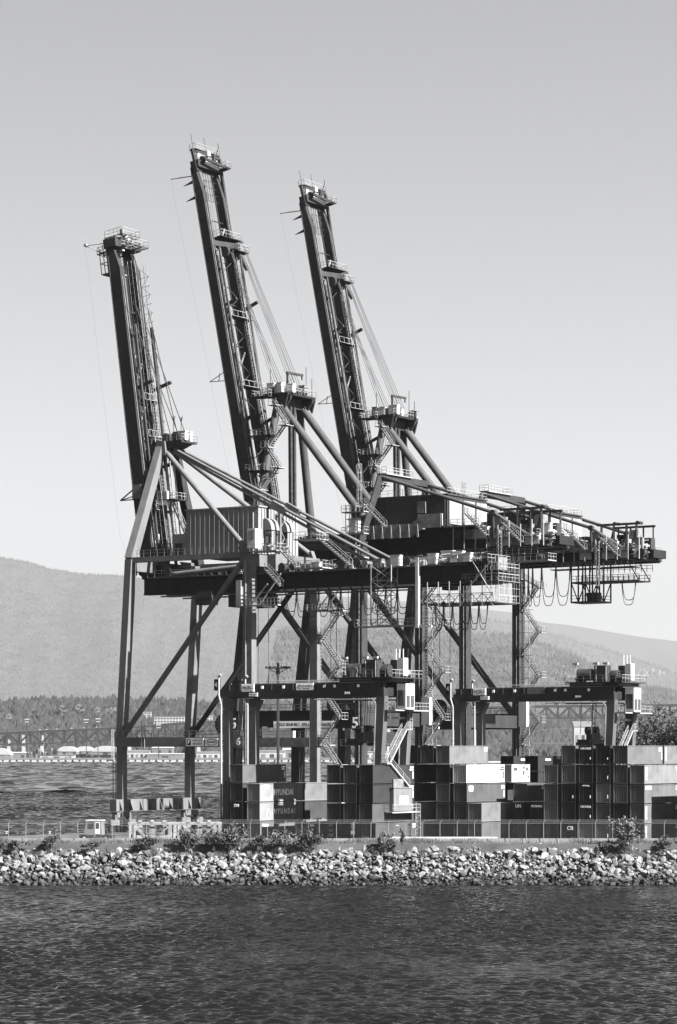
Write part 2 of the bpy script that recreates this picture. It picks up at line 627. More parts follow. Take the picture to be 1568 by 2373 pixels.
def zigzag(mb, u0, u1, v, z0, z1, h=3.4, w=0.9, floor=None):
    """a stair tower of flights running to and fro in u"""
    z, k = z0, 0
    while z < z1 - 0.5:
        zt = min(z + h, z1)
        a, b = (u0, u1) if k % 2 == 0 else (u1, u0)
        vv = v + (0.0 if k % 2 == 0 else w + .15)
        mb.stair((a, vv, z), (b, vv, zt), w, across=(0, 1, 0))
        e = 1 if b > a else -1
        mb.box(min(b, b + e * 1.1), max(b, b + e * 1.1), v - w / 2, v + 1.5 * w + .15, zt - .08, zt)
        x = b + e * 1.1
        mb.rail([(b, v - w / 2, zt), (x, v - w / 2, zt), (x, v + 1.5 * w + .15, zt), (b, v + 1.5 * w + .15, zt)], step=1.1)
        z, k = zt, k + 1
    return mb


def festoon(root, u_list, v, z, drop, n2=1):
    for a, b in zip(u_list[:-1], u_list[1:]):
        mb = MB()
        for q in range(1 + n2):
            dd = drop * (1 - .22 * q)
            w = abs(b - a)
            pts = []
            for i in range(11):
                t = -1 + 2 * i / 10
                pts.append(((a + b) / 2 + w * .5 * (abs(t) ** .6) * (1 if t > 0 else -1), v + q * .25, z - dd * (1 - abs(t) ** 2.6)))
            mb.path(pts, 0.07, 4)
        mb.box(a - .15, a + .15, v - .2, v + .45, z - .1, z + .35)
        part(mb, 'festoon_cable', m_rope, root)


def bogie(root, u, v, m):
    b = MB()
    b.beam((u, v - 1.9, 3.0), (u, v + 1.9, 3.0), 1.0, 0.9)
    for e in (-1.9, 1.9):
        b.beam((u, v + e - 1.6, 1.7), (u, v + e + 1.6, 1.7), 0.8, 0.9)
        b.beam((u, v + e, 2.2), (u, v + e, 3.0), 0.7, 0.7)
    o = part(b, 'bogie', m, root)
    for e in (-3.0, -.8, .8, 3.0):
        part(MB().tube((u - .25, v + e, .55), (u + .25, v + e, .55), .55, 14), 'wheel', m_mach, o, True)
    return o


def platform(root, u0, u1, v0, v1, z, m, name='platform', rails='nfab', step=1.5, thick=.18):
    """grating floor with hand rails; rails: n near, f far, a at u0, b at u1"""
    p = part(MB().box(u0, u1, v0, v1, z - thick, z), name, m, root)
    r = MB()
    if 'n' in rails:
        r.rail([(u0, v0, z), (u1, v0, z)], step=step)
    if 'f' in rails:
        r.rail([(u0, v1, z), (u1, v1, z)], step=step)
    if 'a' in rails:
        r.rail([(u0, v0, z), (u0, v1, z)], step=step)
    if 'b' in rails:
        r.rail([(u1, v0, z), (u1, v1, z)], step=step)
    part(r, 'railing', m_rail, p)
    return p


def clad_house(root, u0, u1, v0, v1, z0, z1, m, pitch=0.95, depth=.14, name='machinery_house'):
    """a ribbed sheet-metal house; every standing rib is a part of its own"""
    h = part(MB().box(u0, u1, v0, v1, z0, z1), name, m, root)
    rib = MB().box(-.06, .06, -depth, 0, z0 + .02, z1 - .02).mesh('wall_rib', m)
    n_ = int((u1 - u0) / pitch)
    for i in range(1, n_):
        o = bpy.data.objects.new('wall_rib', rib)
        o.location = (u0 + (u1 - u0) * i / n_, v0, 0)
        link(o, h)
    rib2 = MB().box(0, depth * .7, -.05, .05, z0 + .02, z1 - .02).mesh('wall_rib', m)
    n_ = int((v1 - v0) / pitch)
    for i in range(1, n_):
        o = bpy.data.objects.new('wall_rib', rib2)
        o.location = (u1, v0 + (v1 - v0) * i / n_, 0)
        link(o, h)
    part(MB().box(u0 - .2, u1 + .25, v0 - .25, v1 + .2, z1, z1 + .22), 'roof', m, h)
    return h


def clutter(root, u0, u1, v0, v1, z, n_, seed, names=('electrical_cabinet', 'winch', 'motor')):
    """machines on a walkway: cabinets, drum winches, motors with pipes"""
    r = random.Random(seed)
    for i in range(n_):
        u = u0 + (u1 - u0) * (i + .2 + .6 * r.random()) / n_
        v = v0 + (v1 - v0) * r.random()
        k = r.choice(names)
        mb = MB()
        if k == 'electrical_cabinet':
            w, h = .5 + .7 * r.random(), 1.1 + 1.0 * r.random()
            mb.box(u - w, u + w, v - .4, v + .4, z, z + h)
            mb.box(u - w - .06, u + w + .06, v - .46, v + .46, z + h, z + h + .1)
            mb.box(u - w * .8, u - .04, v - .44, v - .4, z + .15, z + h - .15)
            mb.box(u + .04, u + w * .8, v - .44, v - .4, z + .15, z + h - .15)
            part(mb, k, r.choice((m_white, m_grey, m_white)), root)
        elif k == 'winch':
            R = .45 + .3 * r.random()
            mb.tube((u, v - .7, z + R + .2), (u, v + .7, z + R + .2), R, 12)
            for e in (-.75, .75):
                mb.tube((u, v + e - .05, z + R + .2), (u, v + e + .05, z + R + .2), R * 1.25, 12)
                mb.box(u - R, u + R, v + e - .1, v + e + .1, z, z + R)
            part(mb, k, r.choice((m_mach, m_grey)), root)
        else:
            mb.tube((u - .6, v, z + .55), (u + .5, v, z + .55), .38, 10)
            mb.box(u - .3, u + .3, v - .3, v + .3, z, z + .3)
            mb.tube((u + .5, v, z + .55), (u + .9, v, z + .55), .14, 8)
            mb.path([(u - .4, v, z + .9), (u - .4, v, z + 1.5), (u + .7, v, z + 1.6)], .07)
            part(mb, k, r.choice((m_white, m_grey, m_mach)), root)


def rot_uv(u, z, ang):
    return u, z


class Boom:
    """frame along a raised boom: s metres from the hinge, t metres off its underside line, v across"""

    def __init__(s, uh, zh, lean):
        s.o = Vector((uh, 0, zh))
        s.d = Vector((-math.sin(lean), 0, math.cos(lean)))
        s.n = Vector((math.cos(lean), 0, math.sin(lean)))

    def p(s, a, t, v):
        return s.o + s.d * a + s.n * t + Vector((0, v, 0))


def make_boom(root, B, L, v1, v2, m, depth, mid, knee, seed, wide=1.0):
    """twin girder boom with tip frame, stay frame at mid, walkway, ties, ladder, folded stay bars"""
    r = random.Random(seed)
    for v in (v1, v2):
        g = MB()
        a = [(0, depth * .55), (0, 0), (L, 0), (L, depth * .5), (L * knee, depth), (5, depth * 1.15)]
        o_, ax, ay = B.o + Vector((0, v, 0)), B.d, B.n
        g.prism(a, o_, ax, ay, wide)
        go = part(g, 'boom_girder', m, root)
        fl = MB()
        fl.beam(B.p(0, -.05, v), B.p(L, -.05, v), wide * 1.35, .12, up=B.n)
        fl.beam(B.p(5, depth * 1.15 + .07, v), B.p(L * knee, depth + .06, v), wide * 1.25, .12, up=B.n)
        part(fl, 'flange', m, go)
        st = MB().beam(B.p(3, .1, v - wide * .5 - .05), B.p(3, depth * .92, v - wide * .5 - .05), .12, .1).mesh('stiffener', m)
        for k in range(int(L / 6)):
            link(bpy.data.objects.new('stiffener', st), go).location = B.d * (6 * k)
        # cable trays and pipes on the upper side
        c = MB()
        c.beam(B.p(4, depth * 1.15 + .25, v - .25), B.p(L * .9, depth + .2, v - .25), .14)
        c.beam(B.p(4, depth * 1.15 + .3, v + .25), B.p(L * .9, depth + .25, v + .25), .1)
        part(c, 'cable_tray', m_grey, go)
    # hand-railed walkway along the near girder top
    w = MB()
    for t in (.2, 1.0):
        w.beam(B.p(4, depth + t, v1 + .9), B.p(mid - 1, depth + t, v1 + .9), .065)
    for k in range(int((mid - 4) / 2.2)):
        w.beam(B.p(4 + k * 2.2, depth + .1, v1 + .9), B.p(4 + k * 2.2, depth + 1.1, v1 + .9), .065)
    part(w, 'railing', m_rail, root)
    # cross ties and bracing between the girders
    for k, a in enumerate(np.arange(7, L - 4, 8.0)):
        part(MB().tube(B.p(a, depth * .5, v1 + wide / 2), B.p(a, depth * .5, v2 - wide / 2), .11, 6), 'cross_tie', m, root)
        if k % 3 == 0 and a < mid:
            part(MB().tube(B.p(a, depth * .6, v1 + wide / 2), B.p(a + 7, depth * .6, v2 - wide / 2), .16, 6), 'diagonal_tie', m_grey, root)
    for k, a in enumerate(np.arange(5, mid - 3, 3.6)):
        e1, e2 = (v1 + wide / 2, v2 - wide / 2) if k % 2 else (v2 - wide / 2, v1 + wide / 2)
        part(MB().beam(B.p(a, depth * .85, e1), B.p(a + 3.6, depth * .85, e2), .13), 'lattice_bar', m_mach, root)
        part(MB().box(-.16, .16, -.2, .2, -.25, .25), 'bracket', (m_rail, m_mach, m_grey)[k % 3], root).location = B.p(a + 1.2, depth + .35, v1 + wide * .5)
    # hanger pipes, ropes along the boom
    rp = MB()
    for v in np.linspace(v1 + 2.2, v2 - 1.2, 3):
        rp.tube(B.p(2, depth * .3, v), B.p(L - 2, depth * .3, v), .035, 4)
    part(rp, 'trolley_rope', m_rope, root)
    pipe = MB().tube(B.p(1, depth * .8, v1 + 1.7), B.p(mid - 2, depth * .8, v1 + 1.7), .33, 10)
    part(pipe, 'tie_pipe', m, root, True)
    pipe = MB().tube(B.p(1, depth * 1.6, v2 + .2), B.p(mid - 1, depth * 1.75, v2 + .2), .3, 10)
    part(pipe, 'forestay_bar', m, root, True)
    pipe = MB().tube(B.p(1, depth * 1.6, v1 + .3), B.p(mid - 1, depth * 1.7, v1 + .3), .22, 10)
    part(pipe, 'forestay_bar', m, root, True)
    # ladder with cage up the middle
    lad = MB().ladder(B.p(mid + 1, depth * .5, v1 + 1.9), B.p(L - 2, depth * .5, v1 + 1.9), .6, .06)
    part(lad, 'ladder', m_mach, root)
    lad = MB().ladder(B.p(3, depth + .9, v2 - .6), B.p(mid - 2, depth + .7, v2 - .6), .6, .06, cage=B.n * .7)
    part(lad, 'caged_ladder', m_rail, root)
    # small platforms, brackets, sheaves
    for a in (L * .2, L * .42, mid - 14):
        f = MB().beam(B.p(a, depth + .5, v1 + 1), B.p(a, depth + .5, v2 + 1.2), 1.5, .12, up=B.d)
        o = part(f, 'rest_platform', m, root)
        q = MB()
        for t in (.0, 1.1):
            q.beam(B.p(a + t, depth + 1.3, v1 + 1), B.p(a + t, depth + 1.3, v2 + 1.2), .065)
        for vv in np.linspace(v1 + 1, v2 + 1.2, 5):
            q.beam(B.p(a, depth + 1.3, vv), B.p(a + 1.1, depth + 1.3, vv), .065)
        part(q, 'railing', m_rail, o)
    for a in (L * .33, mid - 12):
        part(MB().beam(B.p(a, depth * .4, v1 + wide), B.p(a + .8, depth * 2.6, v1 + wide), .5, .5), 'rope_guide_arm', m_mach, root)
        part(MB().beam(B.p(a, depth * .6, v2 + wide * .4), B.p(a + .8, depth * 3.0, v2 + wide * .4), .5, .5), 'rope_guide_arm', m_mach, root)
    for a in (L * .12, L * .27, L * .5, L * .62):
        part(MB().box(-.4, .4, -.35, .35, -.5, .5), 'cable_box', r.choice((m_white, m_grey, m_mach)), root).location = B.p(a, depth + .5, v1 + wide)
# ---------------------------------------------------------------- crane 6, the short pale one in front
def make_crane_one(X0, Y0):
    R = empty('container_crane', (X0, Y0, QUAY), -ALPHA)
    tag(R, 'pale ship-to-shore crane numbered 6 with white legs and the shortest raised boom', 'crane', 'ship-to-shore cranes on the quay')
    W, G, m = 19.7, 26.4, m_c1
    # sill beams and bogies
    for u in (0, G):
        s = part(MB().box(u - .7, u + .7, -2.4, W + 2.4, 3.6, 5.6), 'sill_beam', m, R)
        gus = MB().prism([(0, 0), (.7, 0), (0, 1.8)], (0, 0, 0), (1, 0, 0), (0, 0, 1), .1).mesh('stiffener', m)
        for k in range(9):
            o = link(bpy.data.objects.new('stiffener', gus), s)
            o.location = (u + .7, -1.5 + k * (W + 3) / 8, 3.7)
        for v in (0, W):
            bogie(R, u, v, m)
    # legs: vertical foot, then leaning in
    legs = {}
    for v in (0, W):
        a = part(MB().beam((0, v, 5.6), (0, v, 16.4), 1.3, 1.3, up=(1, 0, 0)).beam((0, v, 16.4), (1.9, v, 46.2), 1.55, 1.35, up=(1, 0, 0)), 'leg', m, R)
        part(MB().prism([(0, 0), (0, 6.5), (5, 6.5), (2.4, 4.5)], (1.6, v, 40.2), (0, 1 if v == 0 else -1, 0), (0, 0, 1), .5), 'haunch', m, a)
        b = part(MB().box(G - .75, G + .75, v - .7, v + .7, 5.6, 46.2), 'leg', m, R)
        legs[v] = (a, b)
    for k in range(9):
        part(MB().box(-.78, .78, -.05, 0, 0, .12), 'weld_band', m, legs[0][1]).location = (G, -.7, 9 + k * 4.2)
    # ladders on the water side near leg, caged
    ld = MB().ladder((-.95, -.2, 4), (-.95, -.2, 13), .6, .08, cage=(-.7, 0, 0))
    part(ld, 'caged_ladder', m_rail, legs[0][0])
    ld = MB().ladder((-.9, -.9, 12.4), (-.9, -.9, 17.4), .6, .08, cage=(0, -.6, 0))
    part(ld, 'caged_ladder', m_rail, legs[0][0])
    platform(R, -2.2, -.7, -1.3, 1.2, 12.3, m_rail, 'landing', 'nfa')
    # ladder and cable run on the land side near leg
    ld = MB().ladder((G - 1.05, -.2, 17), (G - 1.05, -.2, 45), .6, .08)
    ld.beam((G - .35, -.85, 6), (G - .35, -.85, 45), .16)
    part(ld, 'ladder', m_rail, legs[0][1])
    cg = MB().ladder((G + .3, -1.1, 6), (G + .3, -1.1, 22), .6, .08, across=(1, 0, 0), cage=(0, -.7, 0))
    part(cg, 'caged_ladder', m_mach, legs[0][1])
    # portal beams with walkway
    for v in (0, W):
        p = part(MB().box(-.7, G - .75, v - .75, v + .75, 14.5, 16.1), 'portal_beam', m_grey if v else m, R)
        part(MB().rail([(-2.0, v - .9, 16.1), (G - 1, v - .9, 16.1)], step=1.5), 'railing', m_rail, p)
        part(MB().rail([(-2.0, v + .9, 16.1), (G - 1, v + .9, 16.1)], step=1.5), 'railing', m_rail, p)
    part(MB().ladder((5.2, -.95, 14.2), (5.2, -.95, 18.6), .6, .08, across=(1, 0, 0)), 'ladder', m_rail, R)
    # signs on the portal beam
    def sign(u0, u1, lines, sz, sub=None):
        s = part(MB().box(u0, u1, -.83, -.75, 14.62, 15.9), 'sign_board', m_sign, R)
        for i, (t, w) in enumerate(lines):
            text(t, sz, ((u0 + u1) / 2 + (0.55 if sub else 0), -.845, 15.26 + (.28 * (len(lines) - 1)) - .56 * i), s, m_ink, sx=w)
        if sub == 'F':
            part(MB().box(u0 + .15, u0 + 1.0, -.85, -.83, 14.75, 15.75), 'emblem', m_ink, s)
            text('F', .9, (u0 + .58, -.865, 15.25), s, m_sign)
        return s
    sign(14.0, 17.6, [('FANTUZZI', .8), ('REGGIANE', .8)], .5, 'F')
    s2 = sign(17.9, 20.5, [('REGGIANE', .72)], .5)
    rg = MB()
    pts = [(19.2 + 1.15 * math.cos(t * math.pi / 10), -.85, 15.26 + .48 * math.sin(t * math.pi / 10)) for t in range(21)]
    rg.path(pts, .05, 4)
    part(rg, 'emblem', m_ink, s2)
    s3 = sign(20.8, 23.6, [('SPREADER', .5), ('L: TONS', .5)], .4, '45')
    text('45', .8, (21.3, -.845, 15.26), s3, m_ink)
    sign(23.8, 25.6, [('HEAVY LIFT', .42), ('51.16 L.', .42)], .4)
    n6 = part(MB().box(G - 2.9, G - .8, -.95, -.86, 14.3, 16.3), 'number_plate', m_grey, R)
    text('6', 1.7, (G - 1.75, -.97, 15.3), n6, m_sign)
    # side diagonals and top side beams
    for v in (0, W):
        part(MB().tube((.6, v, 16.6), (G - 1.2, v, 45.4), .48, 14), 'diagonal_brace', m if v == 0 else m_c2, R, True)  # far brace takes the shade-darkened paint
        part(MB().box(1.2, G, v - .5, v + .5, 45.6, 46.5), 'side_beam', m, R)
        part(MB().tube((8, v + 3.4, 43.6), (G - 1, v + 3.4, 44.6), .45, 12), 'tie_pipe', m, R, True)
    # cross beams over the legs
    for u in (1.9, G):
        part(MB().box(u - .8, u + .8, .7, W - .7, 44.2, 46.1), 'cross_beam', m, R)
    part(MB().rail([(3.5, -.4, 46.5), (G - 1.5, -.4, 46.5)], step=1.4), 'railing', m_rail, R)
    # girders
    v1, v2 = 6.6, 13.0
    for v in (v1, v2):
        g = MB().box(.2, 66, v - .55, v + .55, 40.7, 43.3)
        g.prism([(0, 0), (3.2, 0), (3.2, 2.2), (-1.2, 2.2), (-1.2, .8)], (.2, v, 43.3), (1, 0, 0), (0, 0, 1), 1.1)
        go = part(g, 'girder', m_black, R)
        sm = MB().box(3, 3.1, v - .62, v - .55, 40.9, 43.2).mesh('stiffener', m_black)
        for k in range(16):
            link(bpy.data.objects.new('stiffener', sm), go).location = (k * 4, 0, 0)
        st = MB()
        st.box(.2, 66, v - .75, v + .75, 40.5, 40.7)
        st.box(.2, 66, v - .7, v + .7, 43.3, 43.42)
        part(st, 'flange', m_black, go)
        part(MB().box(4, 52, v - .95, v - .7, 40.0, 40.25), 'trolley_rail', m_grey, go)
    for u in (10, 18, 34, 44, 55, 65.5):
        part(MB().box(u - .4, u + .4, v1 + .55, v2 - .55, 41.2, 43.0), 'cross_beam', m_black, R)
    # upper dark block over the water side legs
    part(MB().box(3.2, G - 1.5, v1 - .4, v2 + .4, 43.45, 44.1), 'trolley_deck', m_black, R)
    # walkways along the girder
    platform(R, 2, 66, v1 - 2.0, v1 - .75, 43.4, m_grey, 'walkway', 'n', 1.5)
    platform(R, G + 1, 66, v2 + .75, v2 + 2.0, 43.4, m_grey, 'walkway', 'nf', 1.5)
    clutter(R, G + 2, 64, v1 - 1.6, v1 - 1.1, 43.45, 15, 61)
    clutter(R, 30, 64, v1 + 1, v2, 43.3, 14, 62)
    clutter(R, 5, 24, v1 - 1.4, v1 - 1.1, 43.45, 7, 63, ('motor', 'winch'))
    # machinery house with ribs, vents and door lean-to
    H = clad_house(R, 9.9, 24.6, 5.0, 17.0, 46.6, 54.4, m_clad1, pitch=.92, depth=.22)
    part(MB().box(6.8, 9.7, 5.2, 9.0, 46.6, 50.6), 'lean_to', m_clad1, H)
    part(MB().box(7.4, 8.9, 5.1, 5.2, 46.6, 49.0), 'door', m_mach, H)
    for vv in (7.6, 12.4):
        hood = MB()
        pr = [(0, 0)] + [(1.5 * math.sin(a), 2.0 * math.cos(a)) for a in np.linspace(0, math.pi / 2, 7)]
        hood.prism(pr, (24.8, vv, 50.6), (1, 0, 0), (0, 0, 1), 2.4)
        ho = part(hood, 'vent_hood', m_clad1, H)
        part(MB().box(24.85, 25.0, vv - 1.0, vv + .8, 48.4, 50.6), 'vent_opening', m_glass, H)
        part(MB().box(24.8, 25.6, vv - 1.3, vv + 1.2, 47.9, 48.1), 'vent_sill', m_clad1, H)
    col = MB().beam((25.4, 10.2, 44), (25.4, 10.2, 54), .45)
    for k in range(3):
        col.beam((25.4, 10.2, 45 + 3 * k), (25.4, 11.6, 46.5 + 3 * k), .16).beam((25.4, 11.6, 46.5 + 3 * k), (25.4, 10.2, 48 + 3 * k), .16)
    part(col, 'lattice_mast', m, R)
    base = part(MB().box(G - 1.0, G + 2.5, 3.8, 17.2, 43.5, 46.3), 'house_base', m, R)
    part(MB().box(G + 2.5, G + 2.55, 8.6, 8.75, 43.5, 46.3), 'seam', m_mach, base)
    # cabin-like booth, balcony and stairs by the land side near leg
    part(MB().box(G + .2, G + 1.8, -1.2, .6, 47.0, 50.2), 'lift_booth', m_white, R)
    part(MB().box(G + .5, G + 1.5, -1.25, -1.2, 48.4, 49.9), 'booth_window', m_glass, R)
    platform(R, G + .9, G + 6.2, -1.5, 1.4, 46.5, m_rail, 'balcony', 'nfb', 1.0)
    part(MB().stair((G + 6.4, -.4, 46.4), (G + 9.6, -.4, 43.5), 1.0), 'stair', m_rail, R)
    platform(R, G + 9.6, G + 15, -1.4, 1.6, 43.4, m_rail, 'landing', 'nfb', 1.0)
    part(MB().stair((G + 13, .8, 48.2), (G + 19, .8, 43.6), 1.0), 'stair', m_rail, R)
    platform(R, G + 8.5, G + 13, 0, 3.5, 48.2, m_rail, 'balcony', 'nfab', 1.0)
    part(MB().stair((G + 4, -1.2, 43.4), (G + 7, -1.2, 40.5), 1.0), 'stair', m_rail, R)
    # low balconies on the legs, under the girder
    for v in (0, W):
        platform(R, G - .8, G + 6.8, v - 2.0, v - .9, 37.6, m_rail, 'balcony', 'nfab', .7)
        part(MB().beam((G + .8, v - 1.4, 37.4), (G + 4.4, v - 1.4, 41), .18), 'hanger', m_rail, R)
        part(MB().beam((G + 2.6, v - 1.4, 37.4), (G + 7, v - 1.4, 42.6), .18), 'hanger', m_rail, R)
    part(MB().box(G - 1.9, G - .9, -1.4, -.2, 37.4, 41.8), 'lift_shaft', m_rail, R)
    # stair tower on the far land side leg
    part(zigzag(MB(), G + 1.2, G + 4.6, W - .2, 6, 38, 4.4), 'stair_tower', m_rail, legs[W][1])
    # A-frame
    apex_u, apex_z = 2.4, 66.0
    for v, va in ((0, 8.0), (W, 11.8)):
        a = MB().beam((1.9, v, 46.2), (apex_u, va, apex_z), 1.7, 1.5, 1.4, 1.3, up=(1, 0, 0))
        part(a, 'a_frame_leg', m if v == 0 else m_c2, R)  # shade of the far leg is put into its colour
        part(MB().prism([(-.9, -1.4), (1.5, -1.6), (1.2, .9), (-.4, 1.1)], (apex_u, va, apex_z), (1, 0, 0), (0, 0, 1), 1.5), 'apex_gusset', m, R)
        part(MB().tube((apex_u + .9, va, apex_z - .8), (G - .9, v, 47.2), .45, 14), 'backstay', m, R, True)
        part(MB().beam((G - 1.4, v, 47.6), (G - .3, v, 45.0), 1.0, 1.6), 'stay_gusset', m, R)
        for dz in (0, 1.1):
            part(MB().tube((apex_u + 2.0, va + (.9 if v == 0 else -.9), apex_z - .9 + dz * .5), (47.5, (v1 if v == 0 else v2), 43.4 + dz), .26, 12), 'tail_stay', m, R, True)
        part(MB().prism([(-.8, 0), (.9, 0), (.5, 1.5), (-.5, 1.6)], (47.5, v1 if v == 0 else v2, 43.4), (1, 0, 0), (0, 0, 1), .6), 'stay_lug', m, R)
        q = Vector((apex_u + 2.0, va + (.9 if v == 0 else -.9), apex_z - .4)).lerp(Vector((47.5, v1 if v == 0 else v2, 44)), .52)
        part(MB().beam(q + Vector((-1.3, 0, .7)), q + Vector((1.3, 0, -.7)), .8, 1.2), 'stay_link', m, R)
    part(MB().box(apex_u - .6, apex_u + .6, 8.2, 11.6, apex_z - 1.2, apex_z + .2), 'apex_beam', m, R)
    P = platform(R, apex_u - 1.6, apex_u + 4.6, 7.6, 12.2, apex_z + .9, m_c2, 'apex_platform', 'nfab', 1.0, .35)
    part(MB().prism([(0, 0), (3.6, 1.4), (0, 1.4)], (apex_u + .8, 9.8, apex_z - .7), (1, 0, 0), (0, 0, 1), 4.0), 'platform_bracket', m_c2, P)
    for k, vv in enumerate((8.2, 9.3, 10.6, 11.6)):
        part(MB().tube((apex_u + (.2 if k % 2 else 3.0), vv - .35, apex_z + 1.6), (apex_u + (.2 if k % 2 else 3.0), vv + .35, apex_z + 1.6), .85, 16), 'sheave', m_mach, P, True)
    clutter(P, apex_u + 1, apex_u + 4.4, 8, 12, apex_z + .95, 5, 71, ('motor', 'electrical_cabinet'))
    an = MB()
    for du, vv, h in ((2.6, 8, 4.2), (4.2, 8, 4.0)):
        an.tube((apex_u + du, vv, apex_z + .9), (apex_u + du, vv, apex_z + .9 + h), .05, 5)
        an.path([(apex_u + du - .3, vv, apex_z + h + .9), (apex_u + du, vv, apex_z + h - .1), (apex_u + du + .3, vv, apex_z + h + .9)], .07)
    part(an, 'antenna', m_mach, P)
    # inner ladder and cable runs under the apex
    part(MB().stair((apex_u + 1.2, 9.4, apex_z - 9), (apex_u + 4.8, 9.4, apex_z - 16), .9), 'stair', m_rail, R)
    platform(R, apex_u - 1, apex_u + 3, 8, 11.5, apex_z - 9, m_c2, 'landing', 'nfab', 1.0)
    cab = MB()
    for k in range(7):
        cab.beam((apex_u - 1.5 + k * .55, 9 + .3 * (k % 3), apex_z - 1), (3.2 + k * .5, 9 + .3 * (k % 3), 46.8), .13)
    part(cab, 'cable_run', m_rail, R)
    part(MB().box(apex_u - .6, apex_u + 1.2, 8, 9.2, 56, 58.4), 'control_box', m_white, R)
    # boom
    B = Boom(.2, 43.2, math.radians(7.6))
    L, dep, mid = 58.5, 2.1, 45
    make_boom(R, B, L, v1 - .3, v1 + 4.4, m_c2, dep, mid, .93, 31, 1.0)
    va, vb = v1 - .3, v1 + 4.4
    for vv in (va + 1.6, vb + .3):
        zz = MB()
        for t in (.3, 1.3, 2.2):
            zz.beam(B.p(5, dep + t, vv), B.p(L - 3, dep + t * .8, vv), .07)
        for k in range(int((L - 8) / 1.6)):
            a_ = 5 + k * 1.6
            zz.beam(B.p(a_, dep + .2, vv), B.p(a_, dep + 2.1, vv), .06)
            zz.beam(B.p(a_, dep + (.3 if k % 2 else 2.0), vv), B.p(a_ + 1.6, dep + (2.0 if k % 2 else .3), vv), .05)
        part(zz, 'walkway_lattice', m_rail, R)
    # boom head: frame, platforms and the underside cage
    hd = MB()
    hd.beam(B.p(L + .3, dep * .4, va - 1), B.p(L + .3, dep * .4, vb + 1.6), 2.6, 1.6, up=B.d)
    part(hd, 'boom_head', m_c2, R)
    cg = MB()
    for a in (L - 4.5, L - 2.6, L - .7):
        cg.beam(B.p(a, -2.2, va), B.p(a, 0, va), .12).beam(B.p(a, -2.2, vb), B.p(a, 0, vb), .12).beam(B.p(a, -2.2, va), B.p(a, -2.2, vb), .12)
    for t in (-2.2, -1.4, -.7):
        cg.beam(B.p(L - 4.5, t, va), B.p(L + .5, t, va), .12).beam(B.p(L - 4.5, t, vb), B.p(L + .5, t, vb), .12)
    cg.beam(B.p(L - 4.5, -1.1, va), B.p(L - 4.5, -1.1, vb), 2.4, .15, up=B.d)
    part(cg, 'head_cage', m_rail, R)
    for a, t0, t1, va_, vb_ in ((L - .9, -2.6, 0, va - .2, vb), (L - .6, 2.4, 4.6, va, vb + .4), (L + 1.5, -.6, 3.2, va - .2, vb + .2)):
        f = MB()
        for k in range(4):
            f.beam(B.p(a, t0, va_ + (vb_ - va_) * k / 3), B.p(a, t1, va_ + (vb_ - va_) * k / 3), .16, .12)
        for k in range(5):
            f.beam(B.p(a, t0 + (t1 - t0) * k / 4, va_), B.p(a, t0 + (t1 - t0) * k / 4, vb_), .14, .1)
        o = part(f, 'head_platform', m_c2, R)
        q = MB()
        q.rail([B.p(a, t0, va_), B.p(a, t1, va_), B.p(a, t1, vb_), B.p(a, t0, vb_), B.p(a, t0, va_)], 1.2, 1.0)
        part(q, 'railing', m_rail, o)
    for i in range(11):
        rr = random.Random(i)
        part(MB().box(-.2 - .3 * rr.random(), .4, -.3, .3, -.3, .3 + rr.random() * .5), 'head_equipment', (m_white, m_mach, m_grey)[i % 3], R).location = B.p(L - 1.4 + rr.random() * 3.2, rr.random() * 3.6 - .6, va + rr.random() * (vb - va))
    arm = MB().tube(B.p(L + .6, 0, va), B.p(L + 1.2, -4.6, va - .4), .09, 6).tube(B.p(L - 1.4, -1, va), B.p(L + 1.2, -4.6, va - .4), .08, 6)
    arm.tube(B.p(L + 1.2, -4.6, va - .7), B.p(L + 1.2, -4.6, va - .1), .3, 10)
    part(arm, 'outrigger', m_rail, R)
    tl = MB()
    low = B.p(8.5, -4.0, va - .4)
    tl.path([B.p(L + 1.2, -4.8, va - .4), low, B.p(-2, -1.0, va - .4)], .011, 4)
    part(tl, 'trailing_line', m_rope, R)
    ot = MB().beam(B.p(16, 0, va), B.p(14.4, -3.4, va), .18).beam(B.p(14, 0, va), B.p(14.4, -3.4, va), .18).beam(B.p(16, 0, vb), B.p(14.4, -3.4, va), .18)
    ot.box(-.1, .1, -.1, .1, -.1, .1)
    part(ot, 'outrigger', m_c2, R)
    part(MB().box(-.9, .9, -.7, .7, -1.2, 1.2), 'latch_box', m_grey, R).location = B.p(15, dep * .6, va - .8)
    # forestay ropes to the apex
    for k, vv in enumerate((va + .4, va + 1.5, vb - 1.0, vb)):
        rp = MB()
        top = B.p(mid + (2 if k % 2 else -1), dep + 1.4, vv)
        rp.tube(top, (apex_u + (1.0 if k % 2 else 3.4), 8.2 + k * 1.1, apex_z + 2.2), .085, 5)
        part(rp, 'forestay_rope', m_rope, R)
    # festoon and underslung trolley
    festoon(R, [30 + 2.15 * k for k in range(12)], v1 - 1.6, 40.2, 4.4)
    part(MB().box(29, 56, v1 - 1.75, v1 - 1.45, 40.2, 40.5), 'festoon_rail', m_rail, R)
    # hanging maintenance frame and white goal-post at the land side
    tw = MB()
    u0, u1 = 47.6, 51.4
    for u in (u0, u1):
        for v in (v1 - 3.2, v1 - 1.2):
            tw.beam((u, v, 34), (u, v, 43.6), .16)
    for k in range(4):
        z = 34 + k * 2.4
        for v in (v1 - 3.2, v1 - 1.2):
            tw.beam((u0, v, z), (u1, v, z), .1).beam((u0, v, z), (u1, v, z + 2.4), .1)
            tw.beam((u0, v, z + 2.4), (u1, v, z), .1)
    part(tw, 'lattice_hanger', m_rail, R)
    platform(R, 44.5, 58.5, v1 - 3.3, v1 - 1.1, 33.9, m_rail, 'maintenance_gangway', 'nfab', 1.0)
